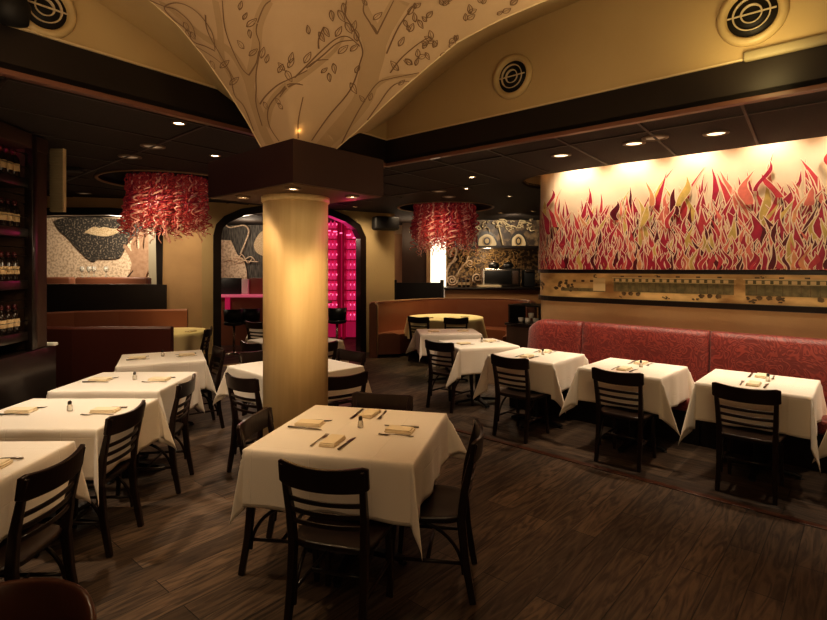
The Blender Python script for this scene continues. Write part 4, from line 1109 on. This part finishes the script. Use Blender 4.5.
# backsplash with reliefs and upper bulkhead with eyes
YS = 13.3
bs = thing('relief_backsplash', (1.6, YS, 0), 0, 'dark and gold relief wall behind the kitchen counter', 'wall relief')
bsm = mat('gold_relief_ground', (.06, .035, .02), .5, col2=(.42, .27, .12), nscale=16, ndetail=8, lo=.45, hi=.62, bump=.5, bscale=25)
ap('ground', [(443, 243), (560, 243), (560, 300), (443, 300)], YS+.03, bsm, bs, False)
random.seed(21)
mb = MB()
def swirl(cx, cy, r, turns, w, Y, org, a0=0, mb_=None):
    pts = []
    for i in range(int(turns*12)+1):
        a = a0+i/12*2*PI; rr = r*(1-i/(turns*12)*.85); q = Q(cx+rr*math.cos(a), cy+rr*math.sin(a), Y); pts.append((q.x-org.location.x, q.y-org.location.y, q.z))
    (mb_ or mb).tube(pts, w, 5)
def cur(pts, w, Y, org, mb_):
    mb_.tube([(q.x-org.location.x, q.y-org.location.y, q.z) for q in [Q(x, y, Y) for x, y in smooth_pts(pts, 4)]], w, 5)
swirl(452, 280, 5.5, 2, .022, YS-.03, bs); cur([(447, 283), (447, 272), (450, 265), (455, 258), (456, 250), (453, 248), (450, 256)], .026, YS-.03, bs, mb)
cur([(449, 264), (454, 262), (457, 258)], .022, YS-.03, bs, mb); cur([(456, 276), (461, 268), (466, 262), (468, 256)], .02, YS-.03, bs, mb)
swirl(477, 278, 5, 1.5, .02, YS-.03, bs, 2); swirl(470, 263, 4, 1.5, .014, YS-.03, bs, 1)
mb.build('swirls', M['stone'], bs)
mb = MB()
for k in range(90):
    x, y = random.uniform(458, 522), random.uniform(248, 270); a = random.uniform(0, 6); r = random.uniform(2, 4)
    cur([(x, y), (x+r*math.cos(a), y+r*math.sin(a)), (x+1.6*r*math.cos(a+.8), y+1.6*r*math.sin(a+.8))], .010, YS-.02, bs, mb)
mb.build('gold_curls', mat('gold_curl', (.55, .36, .15), .4), bs)
YE = 12.2
ey = thing('eye_artwork', (1.9, YE, 0), 0, 'gold and brown artwork of two large eyes above the kitchen pass', 'artwork')
eym = mat('eye_art_ground', (.05, .032, .02), .5, col2=(.30, .20, .10), nscale=7, ndetail=8, lo=.42, hi=.66)
ap('ground', [(468, 206), (560, 206), (560, 247), (468, 247)], YE+.04, eym, ey, False)
creamart = mat('eye_art_cream', (.62, .50, .30), .5); darkart = mat('eye_art_dark', (.03, .022, .016), .4); goldart = mat('eye_art_gold', (.44, .31, .14), .4)
def disc(cx, cy, rx, ry): return [(cx+rx*math.cos(2*PI*i/20), cy+ry*math.sin(2*PI*i/20)) for i in range(20)]
for ex, who in ((487, 0), (518.5, 1)):
    k = 1 if who == 0 else .78
    ap('eyelid', [(ex-10*k, 246), (ex-10*k, 238), (ex-6*k, 233), (ex, 231), (ex+6*k, 233.5), (ex+10*k, 240), (ex+9*k, 246)], YE, darkart, ey)
    ap('eye_white', [(ex-8.5*k, 246), (ex-8*k, 239), (ex-4*k, 235.5), (ex, 234), (ex+5*k, 236), (ex+8.5*k, 241), (ex+8*k, 246)], YE-.02, creamart, ey)
    ap('iris', disc(ex, 241, 5*k, 5.2), YE-.04, goldart, ey); ap('iris_ring', disc(ex, 241, 3.6*k, 4), YE-.055, darkart, ey); ap('pupil', disc(ex, 241, 2*k, 2.4), YE-.07, goldart, ey)
mb = MB()
for k in range(46):
    x, y = random.uniform(473, 538), random.uniform(209, 232); r = random.uniform(2.5, 7); a = random.uniform(3, 6)
    cur([(x, y), (x+r*.6*math.cos(a), y+r*.5*math.sin(a)), (x+r*math.cos(a+.9), y+r*.6*math.sin(a+.9)), (x+r*1.3*math.cos(a+1.4), y+r*.7*math.sin(a+1.4))], .013, YE-.02, ey, mb)
cur([(503, 245), (501, 236), (499, 228), (497, 222)], .02, YE-.02, ey, mb); swirl(501, 216, 4, 1.4, .02, YE-.03, ey)
mb.build('swirls', creamart, ey)
a_, b_ = Q(462, 246, YE), Q(600, 246, YE); mb = MB(); mb.box(((a_.x+b_.x)/2, YE+.45, 2.21), (b_.x-a_.x, .95, .05)); o = mb.build('shelf', M['darktrim']); tag(o, 'long dark shelf under the eye artwork above the kitchen pass', 'shelf')
mb = MB(); mb.box((2.6, YE+.30, 2.54), (3.2, .35, .62)); S(mb.build('wall_bulkhead', M['fascia']))
# microwave
p = Q(501.5, 277, 12.55)
mw = thing('microwave', (p.x, 12.6, 1.27), 0, 'steel framed microwave oven standing on the kitchen counter', 'microwave')
mb = MB(); mb.box((0, .2, .225), (.93, .42, .43), bev=.02); mb.build('casing', M['steel'], mw)
mb = MB(); mb.box((-.08, -.015, .225), (.64, .02, .31), bev=.006); mwd = mb.build('door', M['black'], mw)
mb = MB(); mb.box((.34, -.015, .225), (.14, .02, .32), bev=.004); mb.build('control_panel', M['darkbrown'], mw)
mb = MB(); mb.box((-.42, -.02, .225), (.02, .03, .34), bev=.004); mb.build('handle', M['white'], mwd)
# coffee machine / dark box
p = Q(530.5, 277, 12.5)
cm = thing('espresso_machine', (p.x, 12.6, 1.27), 0, 'dark box shaped machine right of the microwave', 'machine')
mb = MB(); mb.box((0, .15, .2), (.26, .3, .4), bev=.015); mb.build('body', M['speaker'], cm); mb = MB(); mb.box((0, -.01, .37), (.22, .04, .06), bev=.01); mb.build('top_panel', M['steel'], cm)
# domed lamps / pots on the microwave
def pot():
    o = thing('lidded_bowl', (0, 0, 0), 0, '', 'bowl', 'dark lidded bowls on the microwave')
    mb = MB(); mb.lathe([(.08, 0), (.13, .03), (.14, .08), (.10, .13), (.001, .16)], n=20); mb.build('body', M['black'], o)
    mb = MB(); mb.lathe([(.015, .155), (.02, .17), (.001, .18)], n=10); mb.build('knob', M['steel'], o); return o
pt = pot()
for x, w in ((494, 'left'), (508, 'right')):
    p = Q(x, 268, 12.8); place(pt, (p.x, 12.8, 1.71), 0, 'dark lidded bowl on the microwave, %s one' % w)
bottle2 = None
def big_bottle(h=.34):
    o = thing('wine_bottle', (0, 0, 0), 0, '', 'bottle', '')
    k = h/.34
    mb = MB(); mb.lathe([(.034, 0), (.0375, .006), (.0375, .19*k), (.030, .225*k), (.0145, .255*k), (.0135, .30*k), (.015, .302*k), (.015, .315*k), (.001, .316*k)], n=16); gb = mb.build('glass_body', M['bottle'], o)
    mb = MB(); mb.lathe([(.0382, .05), (.0384, .055), (.0384, .15*k), (.0382, .155*k)], n=16); mb.build('label', M['label'], gb)
    mb = MB(); mb.lathe([(.0150, .25*k), (.0152, .315*k), (.001, .318*k)], n=12); mb.build('foil', M['foil'], gb)
    return o
bb = big_bottle(.25)
bb.scale = (1, 1, 1)
for x, w in ((459.5, 'left'), (464, 'middle'), (468, 'right')):
    p = Q(x, 286, 12.5); o = place(bb, (p.x, 12.5, 1.266), 0, 'dark bottle at the left end of the kitchen counter, %s of three' % w, 'bottles on the kitchen counter')
mb = MB(); mb.box((0, 0, .03), (.55, .3, .05), bev=.01); p = Q(478, 287, 12.45); o = mb.build('serving_tray', M['cream'], loc=(p.x+.25, 12.42, 1.262)); tag(o, 'pale tray lying in front of the microwave', 'tray')

# ---- curved brown booth
cb = thing('booth', (.7, 10.6, 0), 0, 'long curved brown leather booth around the round table', 'booth')
pth = [(-.84, 10.05), (-.86, 10.35), (-.70, 10.60), (-.30, 10.98), (.25, 11.45), (.95, 11.70), (1.6, 11.62), (2.15, 11.35), (2.45, 10.9), (2.4, 10.2), (2.22, 9.6)]
pps = smooth_pts(pth, 5)
def offs(pts, d):
    out = []
    for i, p in enumerate(pts):
        a = Vector(pts[min(i+1, len(pts)-1)])-Vector(pts[max(i-1, 0)]); a.normalize(); nn_ = Vector((a.y, -a.x)); out.append(Vector(p)+nn_*d)
    return out
mb = MB(); wallrun(mb, rel(pps, cb), .15, 0, 1.07, -1, .05); mb.build('backrest', M['leather'], cb)
ins_ = offs(pps, .14)
mb = MB(); wallrun(mb, rel(ins_, cb), .45, .06, .47, -1, .04); mb.build('seat', M['leather'], cb)
mb = MB(); mb.tube([(p.x-cb.location.x, p.y-cb.location.y, 1.06) for p in offs(pps, .15)], .012, 6); mb.build('piping', M['piping'], cb)
mb = MB(); mb.tube([(-.84-.7+.15, 10.05-10.6, .05), (-.84-.7+.15, -.56, 1.0), (-.84-.7+.10, -.56, 1.06)], .016, 6); mb.build('piping', M['piping'], cb)
mb = MB(); mb.box((Q(447, 300, 11.5).x-.7, .93, .8), (.012, .03, .5)); mb.build('seam', M['maroon'], cb)
# black host stand behind booth
a_, b_ = Q(395, 281, 12.2), Q(442, 281, 12.2)
hs = thing('low_partition', ((a_.x+b_.x)/2, 12.2, 0), 0, 'black low partition with raised end posts behind the curved booth', 'partition')
mb = MB(); mb.box((0, 0, .69), (b_.x-a_.x, .08, 1.38)); mb.build('panel', M['speaker'], hs)
for sx in (-1, 1): mb = MB(); mb.box((sx*(b_.x-a_.x)/2, 0, .72), (.08, .12, 1.45), bev=.01); mb.build('post', M['speaker'], hs)
# service station at the end of the red banquette
ss = thing('service_station', (1.72, 7.75, 0), math.radians(-43), 'dark service station cabinet with open shelf at the banquette end', 'cabinet')
mb = MB(); mb.box((0, 0, .44), (.50, .5, .88), bev=.01); mb.build('body', M['darkbrown'], ss)
mb = MB(); mb.box((0, .0, .90), (.54, .54, .035), bev=.008); mb.build('worktop', M['darktrim'], ss)
for sx in (-1, 1): mb = MB(); mb.box((sx*.25, .05, 1.04), (.025, .45, .25)); mb.build('side_panel', M['darktrim'], ss)
mb = MB(); mb.box((0, .05, 1.17), (.53, .46, .02)); mb.build('top_shelf', M['darktrim'], ss)
def cup():
    o = thing('coffee_cup', (0, 0, 0), 0, '', 'cup', 'white cups on the service station')
    mb = MB(); mb.lathe([(.025, 0), (.038, .03), (.042, .075), (.038, .075), (.034, .03), (.001, .01)], n=18); mb.build('body', M['white'], o)
    mb = MB(); mb.tube([(.038, 0, .06), (.06, 0, .055), (.06, 0, .03), (.036, 0, .025)], .005, 6); mb.build('handle', M['white'], o); return o
cp = cup()
for dx, dy, z, w in ((.05, -.15, .92, 'front'), (.15, -.10, .92, 'right'), (-.08, -.12, .92, 'left'), (.1, -.14, .995, 'upper, stacked')):
    a_ = math.radians(-43); x = 1.72+dx*math.cos(a_)-dy*math.sin(a_); y = 7.75+dx*math.sin(a_)+dy*math.cos(a_)
    place(cp, (x, y, z), 1, '%s white cup on the dark service station by the banquette' % w)

# ---------------------------------------------------------------- wine cabinet at left
xa = -3.20; ca_ = math.radians(97); dc = Vector((math.cos(ca_), math.sin(ca_))); nc = Vector((dc.y, -dc.x))   # nc into the room
wc = thing('wine_cabinet', (-3.21, 4.46, 0), ca_-PI/2, 'tall dark wine cabinet with bottle shelves at the left edge', 'cabinet')
# local: +y along the wall (far), +x into room
Lc_ = 2.4
def lb(mb, x0, x1, y0, y1, z0, z1, bev=0): mb.box(((x0+x1)/2, (y0+y1)/2, (z0+z1)/2), (x1-x0, y1-y0, z1-z0), bev=bev)
mb = MB(); lb(mb, -.45, .03, -Lc_, .26, 0, 1.03, .006); mb.build('base_cabinet', M['darktrim'], wc)
mb = MB(); lb(mb, -.47, .0, -.04, .17, 1.03, 2.84, .006); mb.build('end_panel', M['darkbrown'], wc)
mb = MB(); lb(mb, -.05, .015, -.07, .0, 1.03, 2.84, .004); mb.build('door_frame', M['darktrim'], wc)
mb = MB(); lb(mb, -.47, .01, -Lc_, .17, 2.72, 2.84, .004); mb.build('cornice', M['darkbrown'], wc)
mb = MB(); lb(mb, -.47, -.42, -Lc_, 0, 1.03, 2.72); mb.build('back_panel', mat('cabinet_back', (.05, .012, .014), .6), wc)
shz = [1.19, 1.62, 2.05, 2.465]
for z in shz:
    mb = MB(); lb(mb, -.42, -.02, -Lc_, -.04, z-.075, z, .004); shf = mb.build('shelf', M['darktrim'], wc)
    for dz in (.09, .20, .27):
        mb = MB(); mb.tube([(-.03, -Lc_, z+dz), (-.03, -.05, z+dz)], .003, 5); mb.build('wire_rail', M['darksteel'], shf)
mb = MB(); lb(mb, -.42, -.30, -Lc_, -.05, 2.70, 2.715); mb.build('light_strip', M['pinkstrong'], wc)
first = True
for si, z in enumerate(shz):
    nm = ['lowest', 'second lowest', 'second highest', 'highest'][si]
    for r_ in range(2):
        for k in range(9):
            ly = -.115-k*.084-(.02 if r_ else 0); lx = -.10-r_*.12
            ang = wc.rotation_euler.z; x = wc.location.x+lx*math.cos(ang)-ly*math.sin(ang); y = wc.location.y+lx*math.sin(ang)+ly*math.cos(ang)
            o = dup(bb, (x, y, z), 0, 'wine bottle with cream label on the %s shelf of the wine cabinet' % nm, 'wine bottles on the %s cabinet shelf' % nm)
# small white object on cabinet base end
mb = MB(); mb.box((0, 0, .015), (.10, .06, .03), bev=.008); p = P(52, 340, 1.03); o = mb.build('folded_cloth', M['white'], loc=(-3.22, 4.66, 1.031)); tag(o, 'small white folded cloth on the base end of the wine cabinet', 'cloth')
# ribbed panel
rp = thing('ribbed_wall_unit', (-3.30, 4.98, 2.24), ca_-PI/2, 'cream ribbed panel hanging from the ceiling beside the wine cabinet', 'wall unit')
rp.location = (-3.33, 4.98, 2.24)
mb = MB(); mb.box((-.045, 0, .31), (.12, .03, .60), bev=.005); mb.build('back_plate', M['louvre'], rp)
mb = MB()
for i in range(24): mb.box((-.045, -.024, .03+i*.024), (.11, .016, .010))
mb.build('ribs', M['louvre'], rp)
mb = MB(); mb.box((.018, .0, .31), (.008, .05, .60)); mb.build('edge_strip', M['cream'], rp)
# small dark speaker and its pale bracket under the ceiling
p = Q(78, 163, 6.0)
cs = thing('ceiling_projector', tuple(p), .3, 'small dark unit with pale bent bracket hanging under the ceiling at left', 'fixture')
mb = MB(); mb.box((-.06, 0, 0), (.20, .2, .20), bev=.02); mb.build('housing', M['speaker'], cs)
mb = MB(); mb.tube([(.10, -.02, .12), (.12, -.02, .05), (.06, -.02, -.04), (-.05, -.02, -.075)], .010, 6); mb.build('bracket', M['cream'], cs)
mb = MB(); mb.tube([(0, 0, .08), (0, 0, CZ-p.z)], .012, 6); mb.build('rod', M['speaker'], cs)

# ---------------------------------------------------------------- left wall, back walls
mb = MB(); mb.prism([(-3.75, -2.5), (-3.75+.9, -2.5), (-3.75, -2.5)][:0] or [(-3.9, 4.9), (-3.7, 4.9), (-2.75, -2.9), (-2.95, -2.9)], 0, 4.6); S(mb.build('wall_left', M['darkbrown']))
mb = MB(); mb.prism([(-9, 17), (12, 17), (12, 17.1), (-9, 17.1)], 0, 3.2); S(mb.build('wall_far', M['darkbrown']))
mb = MB(); mb.prism([(-9.1, 4), (-9, 4), (-9, 17), (-9.1, 17)], 0, 3.2); S(mb.build('wall_far_left', M['darkbrown']))
mb = MB(); mb.prism([(-3, -3.1), (9, -3.1), (9, -3), (-3, -3)], 0, 4.6); S(mb.build('wall_behind', M['tan']))

# ---------------------------------------------------------------- chandeliers
random.seed(17)
def tendril_mesh(seed, L_, amp, pitch, r, curl):
    rd = random.Random(seed); pts = []; rs = []; n_ = int(L_/.012); ph = rd.uniform(0, 6); bend = rd.uniform(-.12, .12)
    for i in range(n_+1):
        u = i/n_; z = -L_*u; a = ph+z/pitch*2*PI; am = amp*(.55+.45*math.sin(u*7+ph*2))*(1+.8*u*curl)
        pts.append((am*math.cos(a)+bend*u*u*curl, am*.7*math.sin(a)+bend*.5*u*u, z)); rs.append(r*(1-.55*u**3))
    m_ = MB(); m_.tube(pts, rs, 6); return m_
def chandelier(c, label, rad, ltot, spread_low, stretch=1):
    o = thing('glass_chandelier', (c.x, c.y, CZ+.05), 0, label, 'chandelier', 'red glass chandeliers')
    mb = MB(); mb.lathe([(.0, .0), (rad*.9, .0), (rad*.9, .03), (.001, .03)], n=32); mb.build('ceiling_plate', M['black'], o)
    protos = []
    for k in range(15):
        m_ = [M['tendril'], M['tendril'], M['tendril2'], M['tendril3'], M['tendril']][k % 5]
        Lk = ltot*[.72, .85, .95, .62, .8][k % 5]*random.uniform(.9, 1.05)
        ob = tendril_mesh(k, Lk, .040+.02*(k % 4)/3, .085+.03*(k % 3), .0105+.003*(k % 2), 1.8 if k % 3 == 0 else .6).build('glass_tendril', m_, o); protos.append(ob)
    def where(i, N, front):
        if front: a = PI+PI*(i+.5)/N+random.uniform(-.04, .04); r = rad*random.uniform(.86, 1.0)
        else: a = random.uniform(0, 2*PI); r = rad*math.sqrt(random.random())*.95
        return (r*math.cos(a), r*math.sin(a), random.uniform(-.02, .0))
    for i in range(100):
        ob = protos[i] if i < 15 else protos[i % 15].copy()
        if i >= 15: C.objects.link(ob); ob.parent = o
        ob.location = where(i % 60, 60, i < 60); ob.rotation_euler = (random.uniform(-.12, .12), random.uniform(-.12, .12), random.uniform(0, 6.28))
        x = ob.location.x/rad; ob.scale = (1, 1, 1)
    st_ = MB()
    for i in range(170):
        k = i % 15; src = protos[k].data; x, y, z = where(i % 60, 60, i % 3 == 0); y *= random.uniform(.3, 1); T = Matrix.Translation((x, y, z)) @ Matrix.Rotation(random.uniform(0, 6.28), 4, 'Z') @ Matrix.Scale(random.uniform(.7, .95), 4)
        st_.mi = [0, 0, 1, 2, 0][k % 5]
        st_.add([T @ v.co for v in src.vertices], [tuple(p.vertices) for p in src.polygons], True)
    ob = st_.build('glass_tendrils', [M['tendril'], M['tendril2'], M['tendril3']], o); tag(ob, kind='stuff')
    return o
chandelier(Vector((-3.22, 6.95)), 'red glass chandelier of wavy tendrils at left, under the round ceiling recess', .50, .88, 1)
chandelier(Vector((.58, 9.9)), 'red glass chandelier of wavy tendrils at the centre, above the round booth table', .57, .98, 1)

# ---------------------------------------------------------------- ceiling lamps
def lamp_proto(m_, rad, name='ceiling_downlight'):
    o = thing(name, (0, 0, 0), 0, '', 'lamp', 'recessed ceiling lamps')
    mb = MB(); mb.lathe([(rad, 0), (rad, -.008), (rad*.78, -.014), (rad*.70, -.004), (rad*.70, 0)], n=24); mb.build('trim_ring', M['ring'], o)
    mb = MB(); mb.lathe([(rad*.70, -.004), (.001, -.006)], n=24); mb.build('lens', m_, o); return o
lb_, ld_, lm_ = lamp_proto(M['lens'], .055), lamp_proto(M['lensoff'], .11), lamp_proto(M['lensmid'], .10)
lamps_on = []
def lamp(px, py, z, pr, label):
    p = P(px, py, z); place(pr, (p.x, p.y, z), 0, label); lamps_on.append(p); return p
lamp(179, 122.5, CZ, lb_, 'bright small downlight in the black ceiling above the left chandelier')
lamp(215, 155, CZ, lb_, 'bright small downlight between the left chandelier and the column box')
lamp(153, 146, CZ, ld_, 'dim round ceiling disc, nearer one of the pair above the left chandelier')
lamp(130, 156.5, CZ, ld_, 'dim round ceiling disc, left one of the pair above the left chandelier')
lamp(84, 193, CZ, ld_, 'dim round ceiling disc left of the left chandelier')
for (x, y, w) in ((243, 196.5, 'left'), (293, 188, 'front'), (352, 196, 'right')):
    lamp(x, y, BZ0-.007, lb_, 'bright downlight in the underside of the column box, %s one' % w)
for (x, y, w) in ((355, 206.5, 'just right of the column box'), (472, 176.6, 'far one above the central chandelier, upper'), (466.5, 188, 'far one above the central chandelier, lower'), (509.5, 196, 'over the aisle left of the mural'), (500.5, 212.5, 'in front of the eye artwork'), (533, 210.5, 'right in front of the eye artwork')):
    lamp(x, y, CZ, lb_, 'small bright downlight '+w)
for (x, y, w) in ((439, 191, 'left'), (449, 196.5, 'right')): lamp(x, y, CZ, ld_, 'dim ceiling disc above the central chandelier, %s one' % w)
for (x, y, w) in ((561, 155, 'leftmost'), (634, 143, 'middle'), (716, 133, 'rightmost')): lamp(x, y, CZ, lm_, 'softly lit downlight before the mural, %s of three' % w)
lamp(655, 137.5, CZ, ld_, 'small dim disc beside the middle mural downlight')

# ---------------------------------------------------------------- light
def light(kind, loc, e, col, target=None, size=.05, angle=60, blend=.6, name='lamp_and_fill_light', sx=None):  # default name also covers fill lights that have no fixture
    L_ = bpy.data.lights.new(name, kind); L_.energy = e; L_.color = col
    o = bpy.data.objects.new(name, L_); C.objects.link(o); o.location = loc
    if kind == 'SPOT': L_.spot_size = math.radians(angle); L_.spot_blend = blend; L_.shadow_soft_size = size
    if kind == 'POINT': L_.shadow_soft_size = size
    if kind == 'AREA': L_.size = size; 
    if sx: L_.shape = 'RECTANGLE'; L_.size = sx[0]; L_.size_y = sx[1]
    t = Vector(target) if target else Vector(loc)-Vector((0, 0, 1))
    o.rotation_euler = (t-Vector(loc)).to_track_quat('-Z', 'Y').to_euler(); return o
W = (1, .76, .50); W2 = (1, .82, .61); W3 = (1, .68, .36)
# pools of light on the tables
light('SPOT', (-.62, 3.35, 3.0), 120, W2, (-.42, 3.2, .76), .04, 62, .7)
light('SPOT', (-2.9, 2.6, 3.0), 95, W2, (-2.3, 2.5, .76), .05, 75, .8)
light('SPOT', (-2.6, 3.2, 2.78), 85, W2, (-2.35, 3.5, .76), .05, 75, .8)
light('SPOT', (-2.5, 4.3, 2.78), 75, W2, (-2.40, 4.5, .76), .05, 75, .8)
light('SPOT', (-2.6, 5.5, 2.78), 42, W, (-2.70, 5.6, .76), .05, 65, .8)
light('SPOT', (-1.2, 5.4, 2.78), 90, W2, (-1.15, 5.15, .76), .05, 70, .8)
light('SPOT', (-1.6, 7.1, 2.78), 50, W2, (-1.6, 7.0, .76), .05, 65, .8)
light('SPOT', (-2.2, 9.2, 2.78), 36, W2, (-2.2, 9.2, .76), .05, 65, .8)
light('SPOT', (.75, 6.4, 2.78), 75, W2, (.85, 6.7, .76), .05, 70, .8)
light('SPOT', (1.58, 5.55, 2.78), 66, W2, (1.36, 5.85, .76), .05, 70, .8)
light('SPOT', (2.1, 4.9, 2.78), 66, W2, (2.15, 5.1, .76), .05, 70, .8)
light('SPOT', (2.75, 4.4, 2.78), 66, W2, (2.93, 4.46, .76), .05, 70, .8)
light('SPOT', (3.6, 3.9, 2.78), 50, W2, (3.66, 3.86, .76), .05, 70, .8)
light('SPOT', (.5, 7.9, 2.78), 32, (1, .6, .42), (.52, 7.95, .76), .05, 70, .8)
light('SPOT', (1.45, 10.6, 2.78), 60, (1, .80, .40), (.8, 10.2, .76), .1, 75, .8)
light('SPOT', (-.15, 10.5, 2.78), 60, (1, .80, .40), (.45, 10.2, .76), .1, 75, .8)
light('SPOT', (-3.4, 7.9, 2.78), 38, (1, .82, .36), (-3.6, 8.0, .76), .05, 60, .8)
# floor pools
light('SPOT', (.5, 3.2, 2.95), 34, W, (.75, 3.45, 0), .05, 60, .9)
light('SPOT', (-1.35, 2.7, 2.95), 42, W, (-1.35, 3.0, 0), .05, 62, .9)
light('SPOT', (-1.3, 2.0, 2.95), 22, W, (-1.1, 2.2, 0), .05, 70, .9)
# column box downlights, an added mid-air spot and small tinted glow points
p = P(293, 188, BZ0-.03); light('SPOT', tuple(p), 17, (1, .72, .38), (p.x+.03, p.y+.1, 0), .06, 110, 1)
p = P(243, 196.5, BZ0-.03); light('SPOT', tuple(p), 6, W3, (p.x, p.y, 0), .05, 110, 1)
light('SPOT', (-.45, 2.0, 2.15), 24, (1, .72, .38), (-.92, 4.1, 1.45), .3, 34, 1)  # added spot hanging in mid-air without a fixture, brightens the column shaft
p = P(352, 196, BZ0-.03); light('SPOT', tuple(p), 9, W3, (p.x, p.y, 0), .03, 90, .8)
light('POINT', (-.5, 4.3, 2.18), .6, (1, .05, .25), size=.05)
light('POINT', (-.74, 3.38, 2.60), .10, (1, .6, .22), size=.02)
# mural wall washers in the slot
for i in range(11):
    t = -2.15+i*.66; p = wl(t, .26); q = wl(t, .02); e = [34, 38, 34, 30, 26, 24, 22, 18, 22, 16, 16][i]
    light('SPOT', (p.x, p.y, 3.22), e*1.05, (1, .82, .60), (q.x, q.y, 1.8), .05, 105, .8)
# vault ambience
light('AREA', (1.2, 1.9, 2.2), 12, (1, .76, .44), (1.6, 3.6, 3.6), 1.0)
light('AREA', (-1.6, 1.6, 2.2), 8, (1, .72, .44), (-1.9, 3.2, 3.6), 1.0)
light('AREA', (-.3, 1.2, 2.4), 5, (1, .72, .46), (-.5, 3.0, 3.3), .8)
light('SPOT', (2.1, 3.2, 2.95), 8, (1, .76, .32), (2.45, 3.75, 3.35), .1, 110, .9)
# beyond, with spots added to brighten walls, booths and the wine cabinet
light('SPOT', (-5.6, 9.6, 2.7), 170, W2, (-6.2, 11.6, 1.9), .2, 120, .9)
light('POINT', (-6.0, 10.6, 2.6), 20, W2, size=.2)
light('POINT', (-4.0, 12.6, 2.6), 16, W2, size=.2)
light('POINT', (-3.4, 11.1, 1.6), 2, (1, .1, .3), size=.2)
light('POINT', (-1.9, 11.7, 2.2), 5, (1, .05, .25), size=.3)
light('SPOT', (2.1, 10.9, 2.75), 45, W2, (2.2, 12.3, 2.4), .1, 110, .9)
light('POINT', (1.8, 12.75, 2.05), 9, W, size=.1)
light('POINT', (-.1, 12.6, 2.5), 7, W, size=.2)
light('SPOT', (-.9, 9.8, 2.78), 45, W, (-1.0, 10.8, 1.7), .1, 90, .9)
light('SPOT', (-3.7, 8.0, 2.78), 40, W, (-3.7, 8.9, 1.7), .1, 90, .9)  # spot added to brighten the tan wall strip between window and arch
light('SPOT', (1.6, 10.4, 2.78), 45, W, (1.6, 11.6, .9), .2, 120, .9)
light('SPOT', (-.3, 10.3, 2.78), 28, W, (-.2, 11.1, .9), .2, 110, .9)
light('SPOT', (-3.9, 6.0, 2.78), 42, W, (-3.8, 6.6, .7), .15, 100, 1)  # spot added to brighten the dark maroon booth
light('SPOT', (-4.6, 7.4, 2.78), 26, W, (-4.6, 8.4, 1.0), .15, 100, 1)
light('SPOT', (-2.9, 5.6, 2.3), 38, (1, .78, .6), (-3.25, 6.95, 2.4), .08, 50, .8)
light('SPOT', (.3, 8.4, 2.35), 38, (1, .78, .6), (.6, 9.9, 2.4), .08, 50, .8)
light('POINT', (-3.36, 3.98, 2.68), .9, (1, .08, .25), size=.05)
light('SPOT', (-2.2, 3.8, 2.0), 12, W, (-3.3, 4.0, 1.6), .2, 70, .9)  # soft mid-air light added so the cabinet interior shows
# fill light added behind the camera for a warm dining room's soft bounce
light('AREA', (0, -1.5, 3.6), 15, (1, .74, .42), (0, 3.4, .6), 2.0)
w = bpy.data.worlds.new('World'); bpy.context.scene.world = w; w.use_nodes = True
w.node_tree.nodes['Background'].inputs[0].default_value = (1, .66, .38, 1); w.node_tree.nodes['Background'].inputs[1].default_value = .020

# ---------------------------------------------------------------- camera
cam = bpy.data.cameras.new('camera'); co = bpy.data.objects.new('camera', cam); C.objects.link(co)
co.location = (0, 0, H); co.rotation_euler = (PI/2, 0, 0)
cam.sensor_width = 36; cam.lens = F/827*36; cam.shift_y = -(310-HY)/827; cam.clip_start = .05
bpy.context.scene.camera = co
sc = bpy.context.scene; sc.view_settings.view_transform = 'Standard'; sc.view_settings.look = 'Medium High Contrast'; sc.view_settings.exposure = .33
